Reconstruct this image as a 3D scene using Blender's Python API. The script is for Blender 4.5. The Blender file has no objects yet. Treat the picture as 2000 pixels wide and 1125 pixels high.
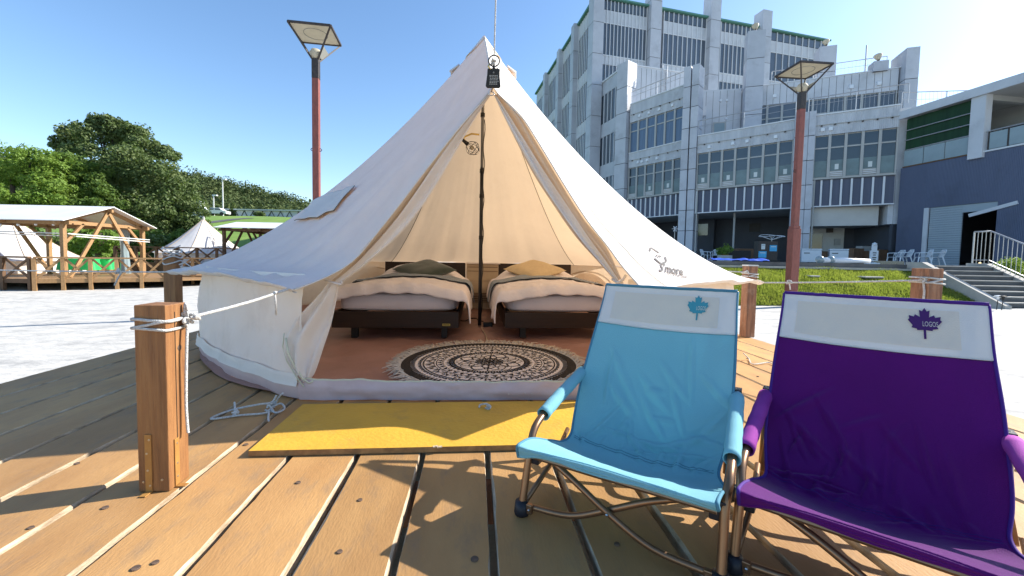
import bpy, bmesh, math, random
import numpy as np
from mathutils import Vector, Matrix, noise
random.seed(7); RNG = np.random.default_rng(11)
S = bpy.context.scene; C = S.collection
PI = math.pi; rad = math.radians

# ---------------------------------------------------------------- camera, sky, sun, exposure
CAMZ = 0.70; FPX = 800.0; PITCH = rad(3.0); ROLL = 0.0192; PY0 = 543.3
Fv = Vector((0, math.cos(PITCH), -math.sin(PITCH))); U0 = Vector((0, math.sin(PITCH), math.cos(PITCH))); R0 = Vector((1, 0, 0))
Rv = R0*math.cos(ROLL) + U0*math.sin(ROLL); Uv = -R0*math.sin(ROLL) + U0*math.cos(ROLL)
cam = bpy.data.cameras.new('camera'); camo = bpy.data.objects.new('camera', cam); C.objects.link(camo)
camo.matrix_world = Matrix((( Rv.x, Uv.x, -Fv.x, 0), (Rv.y, Uv.y, -Fv.y, 0), (Rv.z, Uv.z, -Fv.z, CAMZ), (0, 0, 0, 1)))
cam.sensor_width = 36; cam.lens = 36*FPX/2000; cam.shift_y = -(562.5-PY0)/2000
cam.clip_start = 0.05; cam.clip_end = 6000
S.camera = camo
SUN_AZ = rad(71.0); SUN_EL = rad(33.0)
w = bpy.data.worlds.new('World'); S.world = w; w.use_nodes = True
nt = w.node_tree; bg = nt.nodes['Background']; sky = nt.nodes.new('ShaderNodeTexSky')
sky.sky_type = 'NISHITA'; sky.sun_disc = False; sky.sun_elevation = SUN_EL; sky.sun_rotation = SUN_AZ
sky.air_density = 1.0; sky.dust_density = 0.5; sky.ozone_density = 1.8; sky.altitude = 50
hsv = nt.nodes.new('ShaderNodeHueSaturation'); hsv.inputs['Saturation'].default_value = 1.12; nt.links.new(sky.outputs[0], hsv.inputs['Color'])
nt.links.new(hsv.outputs[0], bg.inputs[0]); bg.inputs[1].default_value = 0.098
sl = bpy.data.lights.new('sun', 'SUN'); sl.energy = 3.7; sl.angle = rad(0.53); sl.color = (1, .94, .85)
so = bpy.data.objects.new('sun', sl); C.objects.link(so)
sd = Vector((math.sin(SUN_AZ)*math.cos(SUN_EL), math.cos(SUN_AZ)*math.cos(SUN_EL), math.sin(SUN_EL)))
so.rotation_euler = sd.to_track_quat('Z', 'Y').to_euler(); so.location = (20, 5, 25)
S.view_settings.view_transform = 'Standard'; S.view_settings.look = 'None'; S.view_settings.exposure = 1.42; S.view_settings.gamma = 1
try: S.view_settings.use_curve_mapping = False
except Exception: pass
S.render.engine = 'CYCLES'; S.cycles.max_bounces = 8; S.cycles.transparent_max_bounces = 8

# ---------------------------------------------------------------- measuring helpers
def ray(px, py): return Fv + Rv*((px-1000)/FPX) - Uv*((py-PY0)/FPX)
def at(px, py, Y):
    d = ray(px, py); return Vector((0, 0, CAMZ)) + d*(Y/d.y)
def onz(px, py, z):
    d = ray(px, py); return Vector((0, 0, CAMZ)) + d*((z-CAMZ)/d.z)
def lerp(a, b, t): return a + (b-a)*t
def sstep(a, b, x):
    t = min(1, max(0, (x-a)/(b-a))); return t*t*(3-2*t)
def nz(x, y, z=0.0, s=1.0): return noise.noise(Vector((x*s, y*s, z*s)))
def poly(pts, t):
    n = len(pts)-1; f = min(max(t, 0), 1)*n; i = min(int(f), n-1); u = f-i
    p0 = pts[max(i-1, 0)]; p1 = pts[i]; p2 = pts[i+1]; p3 = pts[min(i+2, n)]
    return 0.5*((2*p1) + (p2-p0)*u + (2*p0-5*p1+4*p2-p3)*u*u + (3*p1-p0-3*p2+p3)*u**3)
def V(*a): return Vector(a)

# ---------------------------------------------------------------- materials
MATS = {}
def mat(name, col, rough=.7, col2=None, vs=6.0, stretch=(1, 1, 1), bump=0., bs=60., bstretch=None, metal=0., spec=.4,
        rnd=0., nrough=.6, trans=None, tfac=.4, rib=None, ribamt=.5, contrast=(.35, .65), detail=5, dirt=None, dirts=3., sheen=0.):
    if name in MATS: return MATS[name]
    m = bpy.data.materials.new(name); m.use_nodes = True; MATS[name] = m
    n = m.node_tree.nodes; L = m.node_tree.links; b = n['Principled BSDF']
    b.inputs['Roughness'].default_value = rough; b.inputs['Metallic'].default_value = metal
    b.inputs['Specular IOR Level'].default_value = spec
    tc = n.new('ShaderNodeTexCoord'); mp = n.new('ShaderNodeMapping'); mp.inputs['Scale'].default_value = stretch
    L.new(tc.outputs['Object'], mp.inputs[0]); vec = mp.outputs[0]
    if rnd:
        oi = n.new('ShaderNodeObjectInfo'); sc = n.new('ShaderNodeVectorMath'); sc.operation = 'SCALE'; sc.inputs[0].default_value = (17, 23, 31)
        L.new(oi.outputs['Random'], sc.inputs['Scale']); ad = n.new('ShaderNodeVectorMath'); ad.operation = 'ADD'
        L.new(vec, ad.inputs[0]); L.new(sc.outputs[0], ad.inputs[1]); vec = ad.outputs[0]
    c = n.new('ShaderNodeRGB'); c.outputs[0].default_value = (*col, 1); out = c.outputs[0]
    if col2:
        tx = n.new('ShaderNodeTexNoise'); tx.inputs['Scale'].default_value = vs; tx.inputs['Detail'].default_value = detail; tx.inputs['Roughness'].default_value = nrough
        L.new(vec, tx.inputs[0]); rp = n.new('ShaderNodeMapRange'); rp.inputs[1].default_value = contrast[0]; rp.inputs[2].default_value = contrast[1]
        L.new(tx.outputs[0], rp.inputs[0]); mx = n.new('ShaderNodeMix'); mx.data_type = 'RGBA'
        L.new(rp.outputs[0], mx.inputs[0]); L.new(out, mx.inputs[6]); mx.inputs[7].default_value = (*col2, 1); out = mx.outputs[2]
    if dirt:
        tx = n.new('ShaderNodeTexNoise'); tx.inputs['Scale'].default_value = dirts; tx.inputs['Detail'].default_value = 8; tx.inputs['Roughness'].default_value = .7
        L.new(tc.outputs['Object'] if not rnd else vec, tx.inputs[0]); rp = n.new('ShaderNodeMapRange'); rp.inputs[1].default_value = .52; rp.inputs[2].default_value = .75
        rp.inputs[4].default_value = dirt[3]
        L.new(tx.outputs[0], rp.inputs[0]); mx = n.new('ShaderNodeMix'); mx.data_type = 'RGBA'
        L.new(rp.outputs[0], mx.inputs[0]); L.new(out, mx.inputs[6]); mx.inputs[7].default_value = (*dirt[:3], 1); out = mx.outputs[2]
    if rnd:
        hs = n.new('ShaderNodeHueSaturation'); mr = n.new('ShaderNodeMapRange'); mr.inputs[3].default_value = 1-rnd; mr.inputs[4].default_value = 1+rnd
        L.new(oi.outputs['Random'], mr.inputs[0]); L.new(mr.outputs[0], hs.inputs['Value']); L.new(out, hs.inputs['Color']); out = hs.outputs[0]
    L.new(out, b.inputs['Base Color'])
    h = None
    if bump:
        tx = n.new('ShaderNodeTexNoise'); tx.inputs['Scale'].default_value = bs; tx.inputs['Detail'].default_value = 4
        if bstretch:
            m2 = n.new('ShaderNodeMapping'); m2.inputs['Scale'].default_value = bstretch; L.new(tc.outputs['Object'], m2.inputs[0]); L.new(m2.outputs[0], tx.inputs[0])
        else: L.new(vec, tx.inputs[0])
        h = tx.outputs[0]; bp = n.new('ShaderNodeBump'); bp.inputs['Strength'].default_value = bump; bp.inputs['Distance'].default_value = .01
        L.new(h, bp.inputs['Height']); L.new(bp.outputs[0], b.inputs['Normal'])
    if rib:
        wv = n.new('ShaderNodeTexWave'); wv.wave_type = 'BANDS'; wv.bands_direction = 'X'; wv.inputs['Scale'].default_value = rib; wv.inputs['Distortion'].default_value = 0
        L.new(tc.outputs['Object'], wv.inputs[0]); bp = n.new('ShaderNodeBump'); bp.inputs['Strength'].default_value = ribamt; bp.inputs['Distance'].default_value = .03
        L.new(wv.outputs[0], bp.inputs['Height']); L.new(bp.outputs[0], b.inputs['Normal'])
    if trans:
        tr = n.new('ShaderNodeBsdfTranslucent'); tr.inputs[0].default_value = (*trans, 1); ms = n.new('ShaderNodeMixShader'); ms.inputs[0].default_value = tfac
        L.new(b.outputs[0], ms.inputs[1]); L.new(tr.outputs[0], ms.inputs[2]); L.new(ms.outputs[0], n['Material Output'].inputs[0])
        if bump: L.new(bp.outputs[0], tr.inputs['Normal'])
    if sheen: b.inputs['Sheen Weight'].default_value = sheen
    return m

mat('canvas', (.80, .79, .77), .95, (.74, .73, .71), 2.5, bump=.22, bs=260, spec=.1, trans=(.97, .68, .41), tfac=.25, dirt=(.5, .44, .36, .18), dirts=3)
mat('canvas_wall', (.90, .86, .80), .95, (.84, .79, .72), 2.0, bump=.22, bs=240, spec=.1, trans=(.9, .68, .46), tfac=.2, dirt=(.42, .36, .30, .35), dirts=2.2)
mat('canvas_inner', (.70, .60, .48), .95, (.62, .52, .40), 3.0, bump=.2, bs=260, spec=.1, trans=(.8, .6, .4), tfac=.3)
mat('curtain', (.88, .86, .83), .95, (.82, .79, .74), 5, bump=.2, bs=300, spec=.1, trans=(.82, .68, .52), tfac=.3)
mat('hem', (.83, .82, .80), .9, (.75, .74, .72), 5, bump=.2, bs=300, spec=.1, trans=(.8, .7, .6), tfac=.2)
mat('thread', (.12, .09, .06), .9)
mat('groundsheet', (.44, .245, .20), .5, (.36, .20, .16), 3, bump=.8, bs=7, spec=.35)
mat('sheet_lip', (.62, .48, .47), .45, (.54, .41, .41), 4, bump=.5, bs=14, spec=.4)
mat('zip', (.62, .60, .45), .6)
mat('rope', (.80, .80, .78), .9, (.55, .55, .53), 120, (1, 1, 1), bump=1, bs=300)
mat('deck_paint', (.47, .268, .105), .6, (.36, .195, .075), 2.0, (2.5, .9, 2.5), bump=.16, bs=90, bstretch=(2, .5, 2), rnd=.17, dirt=(.20, .15, .105, .65), dirts=5.5, spec=.3, detail=8)
mat('raw_wood', (.56, .46, .33), .85, (.30, .22, .14), 9, (4, 1.2, 4), bump=.4, bs=60, rnd=.08)
mat('post_wood', (.30, .145, .052), .6, (.205, .09, .033), 7, (7, 7, .6), bump=.4, bs=30, bstretch=(9, 9, .5), rnd=.06, dirt=(.07, .03, .015, .6), dirts=9)
mat('post_old', (.33, .16, .085), .75, (.17, .08, .045), 6, (7, 7, .7), bump=.5, bs=30, bstretch=(8, 8, .5), dirt=(.5, .40, .30, .4), dirts=8)
mat('bracket', (.42, .22, .06), .5, (.34, .17, .05), 20, metal=.2)
mat('screw', (.5, .45, .35), .4, metal=.9)
mat('plug', (.06, .04, .03), .8, (.14, .09, .06), 60)
mat('mat_yellow', (.62, .355, .040), .6, (.54, .305, .036), 4, bump=.25, bs=60, dirt=(.34, .22, .07, .7), dirts=5)
mat('mat_edge', (.22, .12, .05), .8, (.35, .2, .08), 30)
mat('bed_wood', (.032, .016, .010), .45, (.02, .010, .0065), 5, (1, 12, 12), bump=.2, bs=30)
mat('black', (.012, .012, .013), .5)
mat('black_plastic', (.012, .013, .02), .45)
mat('mattress', (.76, .72, .77), .95, (.70, .66, .71), 4, bump=.2, bs=200, spec=.1)
mat('duvet', (.90, .83, .84), .95, (.86, .79, .80), 3, bump=.35, bs=60, spec=.1)
mat('runner', (.30, .335, .38), .9, (.26, .295, .34), 30, bump=.2, bs=150)
mat('cushion_green', (.045, .065, .05), .8, (.035, .05, .04), 12, sheen=.4, bump=.2, bs=120)
mat('cushion_cream', (.72, .56, .34), .9, (.65, .5, .3), 30, bump=.3, bs=120)
mat('cabinet', (.52, .40, .27), .6, (.47, .36, .24), 8)
mat('rug_cream', (.86, .79, .75), .95, (.78, .71, .67), 60, bump=.4, bs=200)
mat('rug_black', (.018, .014, .012), .95, (.035, .028, .024), 50, bump=.4, bs=200)
mat('fringe', (.70, .62, .50), .95, (.58, .50, .40), 40)
mat('pole_grey', (.20, .20, .20), .35, metal=.7)
mat('pole_dark', (.05, .05, .055), .4, metal=.5)
mat('bulb', (.5, .45, .35), .1)
mat('sign_black', (.014, .014, .013), .75, (.03, .03, .027), 40, bump=.6, bs=60)
mat('print_white', (.6, .6, .56), .8)
mat('print_grey', (.13, .125, .12), .9)
mat('gold', (.6, .42, .1), .35, metal=.9)
mat('chrome', (.6, .58, .55), .18, metal=1)
mat('bronze', (.30, .175, .10), .33, (.24, .14, .08), 10, metal=.75)
mat('blue_fabric', (.26, .55, .62), .85, (.235, .51, .58), 3, bump=.3, bs=420, spec=.15, trans=(.22, .58, .68), tfac=.24)
mat('blue_edge', (.06, .20, .28), .8)
mat('blue_print', (.05, .27, .33), .8)
mat('purple_fabric', (.105, .006, .145), .85, (.088, .005, .12), 3, bump=.3, bs=420, spec=.1, sheen=.15, trans=(.30, .02, .42), tfac=.12)
mat('purple_sleeve', (.34, .06, .33), .85, (.2, .025, .22), 3, bump=.25, bs=500, spec=.2)
mat('purple_edge', (.05, .008, .18), .8)
mat('purple_print', (.055, .012, .11), .8)
mat('white_fabric', (.76, .77, .75), .85, (.70, .71, .69), 4, bump=.25, bs=500, spec=.2, trans=(.85, .82, .75), tfac=.22)
mat('white_patch', (.78, .73, .63), .85, (.70, .67, .61), 6, bump=.25, bs=500, spec=.2, trans=(.9, .8, .62), tfac=.25)
mat('plaza', (.60, .58, .53), .85, (.36, .35, .325), 5.0, (.6, 1.3, 1), bump=.6, bs=30, detail=10, nrough=.78, dirt=(.17, .17, .175, .8), dirts=1.3, contrast=(.38, .64))
mat('concrete', (.45, .43, .39), .85, (.33, .32, .29), 2, bump=.3, bs=20, dirt=(.1, .1, .1, .5), dirts=1.5)
mat('curb_dark', (.09, .09, .09), .85, (.13, .13, .13), 3)
mat('terrace', (.36, .35, .33), .85, (.28, .27, .26), 1.5)
mat('soil', (.07, .10, .02), .95, (.13, .13, .04), 3, bump=.5, bs=8)
mat('lawn', (.12, .22, .03), .95, (.18, .28, .05), .5, bump=.6, bs=5)
mat('ground', (.09, .12, .05), .95, (.13, .13, .07), .05)
mat('grass', (.15, .22, .03), .8, (.36, .36, .09), 2.4, trans=(.36, .44, .06), tfac=.4, spec=.2)
mat('lamp_red', (.27, .085, .062), .5, (.19, .055, .042), 8, (6, 6, .8), dirt=(.10, .05, .04, .6), dirts=6)
mat('lamp_black', (.03, .025, .022), .5, (.06, .045, .04), 20)
mat('lamp_panel', (.62, .58, .46), .6, (.52, .48, .38), 4, trans=(.7, .64, .5), tfac=.25)
mat('lamp_glass', (.30, .30, .27), .15, spec=.6)
# building
mat('panel', (.52, .54, .58), .5, (.45, .47, .51), .8, dirt=(.22, .22, .23, .45), dirts=.7, rnd=.05)
mat('panel_light', (.60, .62, .65), .55, (.53, .55, .58), .7, dirt=(.28, .28, .28, .4), dirts=.6)
mat('rib_panel', (.58, .60, .63), .5, (.46, .48, .51), 1.2, (2, 2, .3), rib=3.2, ribamt=.6, dirt=(.22, .22, .23, .5), dirts=.8)
mat('joint', (.10, .10, .105), .9)
mat('blue_panel', (.10, .115, .165), .55, (.085, .10, .145), 2, (3, 3, .3), rib=6, ribamt=.3, rnd=.05)
mat('annex_blue', (.105, .125, .195), .55, (.085, .105, .165), .5, (1, 1, .25), rib=5, ribamt=.4, dirt=(.05, .06, .085, .5), dirts=.5)
mat('fin', (.68, .70, .72), .5)
mat('frame', (.42, .42, .40), .5)
mat('glass', (.018, .028, .04), .06, (.03, .045, .06), .6, spec=.8, rnd=.2)
mat('glass_grey', (.075, .095, .12), .15, (.10, .12, .15), .6, spec=.7, rnd=.08)
mat('film', (.15, .22, .23), .35, (.12, .17, .18), 2.0, spec=.5, rnd=.1)
mat('curtain_blue', (.09, .15, .24), .3, (.06, .10, .17), 4, (4, 4, .15), spec=.7)
mat('paper', (.65, .68, .66), .8)
mat('roof_green', (.10, .26, .20), .5)
mat('soffit', (.42, .43, .42), .8, (.36, .37, .36), .8)
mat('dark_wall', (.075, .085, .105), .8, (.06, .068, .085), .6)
mat('white_wall', (.60, .60, .57), .8, (.52, .52, .50), .8)
mat('rail_metal', (.5, .5, .5), .4, metal=.6)
mat('net_green', (.025, .085, .035), .6, (.012, .045, .022), 1.2, (3, 3, .1), trans=(.03, .14, .05), tfac=.3)
mat('pale_glass', (.26, .33, .35), .2, (.22, .28, .30), 1, spec=.6)
mat('shutter', (.34, .40, .44), .5, (.30, .36, .40), 1)
mat('white_plastic', (.72, .75, .78), .35)
mat('sky_blue', (.06, .35, .62), .6, (.10, .45, .70), 8)
mat('tarp_blue', (.02, .09, .55), .4, bump=.5, bs=5)
mat('wood_brown', (.16, .085, .045), .7, (.11, .06, .03), 6)
mat('pergola_wood', (.34, .20, .09), .65, (.26, .15, .065), 5, (3, 3, 3), rnd=.08)
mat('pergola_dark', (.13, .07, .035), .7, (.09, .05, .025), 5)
mat('roof_white', (.66, .68, .70), .6, (.58, .60, .62), 1)
mat('green_cover', (.02, .42, .10), .5, bump=.4, bs=6)
mat('bark', (.09, .065, .045), .9, (.05, .037, .027), 6)
mat('leaf_dark', (.085, .13, .042), .6, (.15, .19, .07), .35, trans=(.13, .2, .04), tfac=.32, spec=.3)
mat('leaf_light', (.12, .21, .03), .6, (.18, .27, .05), .5, trans=(.28, .4, .06), tfac=.35, spec=.3)
mat('leaf_mid', (.08, .15, .028), .6, (.125, .19, .045), .5, trans=(.2, .3, .05), tfac=.33, spec=.3)
mat('leaf_far', (.035, .065, .022), .8, (.105, .13, .045), .09, trans=(.07, .10, .03), tfac=.2, spec=.2)
mat('hill', (.035, .055, .022), .95, (.055, .07, .03), .05)
mat('asphalt', (.10, .10, .10), .9, (.08, .08, .08), 1)
mat('car_white', (.7, .7, .7), .3)
mat('metal_roof', (.45, .48, .48), .5)

# ---------------------------------------------------------------- mesh builder and scene graph helpers
class MB:
    def __init__(s): s.v = []; s.f = []; s.m = []
    def quad(s, a, b, c, d, mi=0):
        i = len(s.v); s.v += [tuple(a), tuple(b), tuple(c), tuple(d)]; s.f.append((i, i+1, i+2, i+3)); s.m.append(mi); return s
    def box(s, c, d, rz=0, M=None, mi=0):
        i = len(s.v); x, y, z = d[0]/2, d[1]/2, d[2]/2
        R = M if M is not None else Matrix.Rotation(rz, 3, 'Z'); c = Vector(c)
        for q in ((-x, -y, -z), (x, -y, -z), (x, y, -z), (-x, y, -z), (-x, -y, z), (x, -y, z), (x, y, z), (-x, y, z)): s.v.append(tuple(c + R @ Vector(q)))
        for q in ((0, 3, 2, 1), (4, 5, 6, 7), (0, 1, 5, 4), (1, 2, 6, 5), (2, 3, 7, 6), (3, 0, 4, 7)): s.f.append(tuple(i+k for k in q)); s.m.append(mi)
        return s
    def beam(s, p, q, w, h, up=Vector((0, 0, 1))):
        p = Vector(p); q = Vector(q); d = (q-p); L = d.length; d.normalize()
        x = d.cross(up)
        if x.length < 1e-4: x = Vector((1, 0, 0))
        x.normalize(); u = x.cross(d)
        return s.box((p+q)/2, (w, L, h), M=Matrix((x, d, u)).transposed())
    def tube(s, pts, r, n=8, cap=True, flat=1.0):
        pts = [Vector(p) for p in pts]; k = len(pts); rr = r if isinstance(r, (list, tuple)) else [r]*k
        b = len(s.v); prev = None
        for i, p in enumerate(pts):
            t = (pts[min(i+1, k-1)]-pts[max(i-1, 0)])
            if t.length < 1e-9: t = Vector((0, 0, 1))
            t.normalize()
            if prev is None:
                a = t.cross(Vector((0, 0, 1)))
                if a.length < 1e-3: a = t.cross(Vector((1, 0, 0)))
            else: a = prev - t*prev.dot(t)
            a.normalize(); prev = a; c = t.cross(a)
            for j in range(n):
                g = 2*PI*j/n; s.v.append(tuple(p + a*(math.cos(g)*rr[i]) + c*(math.sin(g)*rr[i]*flat)))
        for i in range(k-1):
            for j in range(n):
                s.f.append((b+i*n+j, b+i*n+(j+1) % n, b+(i+1)*n+(j+1) % n, b+(i+1)*n+j)); s.m.append(0)
        if cap:
            s.f.append(tuple(b+j for j in reversed(range(n)))); s.m.append(0); s.f.append(tuple(b+(k-1)*n+j for j in range(n))); s.m.append(0)
        return s
    def grid(s, fn, nu, nv, closeu=False, mf=None):
        b = len(s.v); cu = nu if closeu else nu+1
        for j in range(nv+1):
            for i in range(cu): s.v.append(tuple(fn(i/nu, j/nv)))
        for j in range(nv):
            for i in range(nu):
                i2 = (i+1) % cu; s.f.append((b+j*cu+i, b+j*cu+i2, b+(j+1)*cu+i2, b+(j+1)*cu+i)); s.m.append(mf(i/nu, j/nv) if mf else 0)
        return s
    def prism(s, pl, z0, z1):
        b = len(s.v); n = len(pl)
        for z in (z0, z1):
            for p in pl: s.v.append((p[0], p[1], z))
        s.f.append(tuple(b+i for i in reversed(range(n)))); s.f.append(tuple(b+n+i for i in range(n))); s.m += [0, 0]
        for i in range(n): s.f.append((b+i, b+(i+1) % n, b+n+(i+1) % n, b+n+i)); s.m.append(0)
        return s
    def lathe(s, c, prof, n=16, axis=None):
        c = Vector(c); M = axis or Matrix.Identity(3)
        return s.grid(lambda u, v: c + M @ (lambda p: Vector((p[0]*math.cos(2*PI*u), p[0]*math.sin(2*PI*u), p[1])))(prof[min(int(round(v*(len(prof)-1))), len(prof)-1)]), n, len(prof)-1, closeu=True)
    def ball(s, c, r, n=10):
        r = r if isinstance(r, (tuple, list)) else (r, r, r)
        return s.grid(lambda u, v: Vector(c)+Vector((math.cos(2*PI*u)*math.sin(PI*v)*r[0], math.sin(2*PI*u)*math.sin(PI*v)*r[1], -math.cos(PI*v)*r[2])), n, n//2+1, closeu=True)
    def mesh(s, name, mats, smooth=False):
        me = bpy.data.meshes.new(name); me.from_pydata(s.v, [], s.f)
        for m in (mats if isinstance(mats, (list, tuple)) else [mats]): me.materials.append(MATS[m])
        if isinstance(mats, (list, tuple)): me.polygons.foreach_set('material_index', s.m)
        if smooth: me.polygons.foreach_set('use_smooth', [True]*len(s.f))
        me.update(); return me
    def build(s, name, mats, parent=None, world=True, smooth=False, kind=None):
        return link(name, s.mesh(name, mats, smooth), parent, world, kind)
def wm(o):
    return (wm(o.parent) @ o.matrix_parent_inverse if o.parent else Matrix.Identity(4)) @ o.matrix_basis
def link(name, me, parent=None, world=True, kind=None):
    o = bpy.data.objects.new(name, me); C.objects.link(o)
    if parent:
        o.parent = parent
        if world: o.matrix_parent_inverse = wm(parent).inverted()
    if kind: o['kind'] = kind
    return o
def tag(o, label, cat, group=None):
    o['label'] = label; o['category'] = cat
    if group: o['group'] = group
    return o
def thing(name, label, cat, loc=(0, 0, 0), rz=0, group=None):
    o = bpy.data.objects.new(name, None); C.objects.link(o); o.empty_display_size = .2
    o.location = loc; o.rotation_euler = (0, 0, rz); return tag(o, label, cat, group)
def copy_tree(o, parent=None):
    c = o.copy(); C.objects.link(c); c.parent = parent
    for ch in list(o.children): copy_tree(ch, c)
    return c
PC = {}
def piece(name, m, c, d, rz=0, parent=None, kind=None):
    key = (m, tuple(round(x, 3) for x in d))
    if key not in PC: PC[key] = MB().box((0, 0, 0), d).mesh(name, m)
    o = bpy.data.objects.new(name, PC[key]); C.objects.link(o)
    o.location = c; o.rotation_euler = (0, 0, rz)
    if parent: o.parent = parent; o.matrix_parent_inverse = wm(parent).inverted()
    if kind: o['kind'] = kind
    return o
def solidify(o, t, off=0.):
    m = o.modifiers.new('thickness', 'SOLIDIFY'); m.thickness = t; m.offset = off; return o
def bevel(o, wd, seg=2):
    m = o.modifiers.new('bevel', 'BEVEL'); m.width = wd; m.segments = seg; m.limit_method = 'ANGLE'; return o
def text_geo(body, size, bold=0.):
    cu = bpy.data.curves.new('lettering', 'FONT'); cu.body = body; cu.size = size; cu.align_x = 'CENTER'; cu.resolution_u = 3; cu.offset = bold
    o = bpy.data.objects.new('lettering', cu); C.objects.link(o); dg = bpy.context.evaluated_depsgraph_get()
    me = bpy.data.meshes.new_from_object(o.evaluated_get(dg))
    v = [tuple(x.co) for x in me.vertices]; f = [tuple(p.vertices) for p in me.polygons]
    bpy.data.objects.remove(o); bpy.data.curves.remove(cu); bpy.data.meshes.remove(me); return v, f
def leaf_mesh(name, m, centers, radii, per, size, squash=1., flat=.0):
    """many leaf-sized quads spread through clump volumes"""
    cen = np.repeat(np.asarray(centers), per, axis=0); rr = np.repeat(np.asarray(radii), per)
    n = len(cen); d = RNG.normal(size=(n, 3)); d /= np.linalg.norm(d, axis=1)[:, None]
    rad_ = RNG.uniform(.35, 1, n)**.6
    p = cen + d*(rr*rad_)[:, None]*np.array([1, 1, squash])
    nr = d*.8 + RNG.normal(size=(n, 3))*.7 + np.array([0, 0, flat]); nr /= np.linalg.norm(nr, axis=1)[:, None]
    a = np.cross(nr, RNG.normal(size=(n, 3))); a /= np.linalg.norm(a, axis=1)[:, None]; b = np.cross(nr, a)
    s = size*RNG.uniform(.6, 1.3, n)[:, None]
    q = np.stack([p - a*s, p - b*s*.55, p + a*s, p + b*s*.55], axis=1).reshape(-1, 3)
    me = bpy.data.meshes.new(name); me.vertices.add(n*4); me.vertices.foreach_set('co', q.ravel())
    me.loops.add(n*4); me.loops.foreach_set('vertex_index', np.arange(n*4, dtype=np.int32))
    me.polygons.add(n); me.polygons.foreach_set('loop_start', np.arange(0, n*4, 4, dtype=np.int32))
    me.materials.append(MATS[m]); me.update(); me.validate(); return me
# ================================================================ the ground and the deck
DU = V(.996, .0896, 0); DV = V(-.0896, .996, 0); PRZ = math.atan2(.0896, .996)
def uv(u, v, z=0): return DU*u + DV*v + V(0, 0, z)
ZP = -.9; ZT = .68
g = MB(); g.grid(lambda u, v: V(lerp(-2500, 2500, u), lerp(-600, 4000, v), -1.05), 4, 4).build('ground', 'ground', kind='structure')
def plz(x): return ZP + max(0, x+16)*.0195      # the paving falls gently to the left
MB().grid(lambda u, v: V(lerp(-60, 45, u), lerp(-60, 24, v), plz(lerp(-60, 45, u))), 105, 4).build('plaza', 'plaza', kind='structure')

jm = MB()
for k in range(7): jm.beam(uv(-2.45, -1.3+k*1.3, -.10), uv(2.5, -1.3+k*1.3, -.10), .07, .11)
for u_ in (-2.3, 0, 2.3):
    for k in range(4): jm.box(uv(u_, -1.3+k*2.6, -.53), (.10, .10, .74), PRZ)
deck = jm.build('wooden_deck', 'post_old', kind='structure')
deck['label'] = 'raised deck of wide worn brown planks under the tent'
PITCHW = .226; planks = []
for k in range(-11, 11):
    wd = PITCHW-.019; L0, L1 = -1.6, 6.7; n = 170; b = MB(); sd0 = random.uniform(0, 50)
    def ch(y, side): return .0012 + .010*max(0, nz(y*1.6, side*7+sd0, k)-.12) + .006*max(0, nz(y*14, side*3+sd0, k)) + .004*max(0, nz(y*45, side*5+sd0, k))
    def pf(u, v):
        y = lerp(L0, L1, v); i = int(round(u*5)); w2 = wd/2 + .0025*nz(y*.7, sd0)
        return [V(-w2, y, -.035), V(-w2, y, -.006), V(-w2+ch(y, -1), y, 0), V(w2-ch(y, 1), y, 0), V(w2, y, -.006), V(w2, y, -.035)][i]
    b.grid(pf, 5, n, mf=lambda u, v: 0 if abs(u-.4) < .05 else 1)
    b.quad((-wd/2, L0, -.035), (wd/2, L0, -.035), (wd/2, L0, -.001), (-wd/2, L0, -.001), 1)
    o = b.build('plank', ['deck_paint', 'raw_wood']); c = uv(.052+PITCHW*(k+.5), 0, 0.002*nz(k*3.1, 2)-.001)
    o.location = c; o.rotation_euler = (0, 0, PRZ); o.parent = deck; planks.append(o)
pm = MB().lathe((0, 0, 0), [(0, .0012), (.0075, .0012), (.0085, .0002), (.0085, -.004)], 12).mesh('plug', 'plug')
def plank_of(p):
    k = math.floor((p.dot(DU)-.052)/PITCHW); return planks[min(max(int(k)+11, 0), 21)]
for px, py in [(265, 1109), (303, 1098), (663, 1077), (703, 976), (582, 942), (927, 1091), (1205, 1062), (205, 991), (480, 868), (150, 905), (1460, 700), (60, 1030), (1480, 735)]:
    p = onz(px, py, 0.0012); q = plank_of(p); o = bpy.data.objects.new('screw_plug', pm); C.objects.link(o); o.location = p; s = random.uniform(.8, 1.15); o.scale = (s, s, 1)
    o.parent = q; o.matrix_parent_inverse = wm(q).inverted()

# ================================================================ the bell tent
CT = V(-.31, 4.0, 0); CORN = [24, 62, 103, 147, 184, 219, 262, 302, 342]; RC = 2.36
def cang(i, t): return CORN[i]
APX = V(CT.x, CT.y, 2.78); PK = at(963, 170, 1.96)
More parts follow.
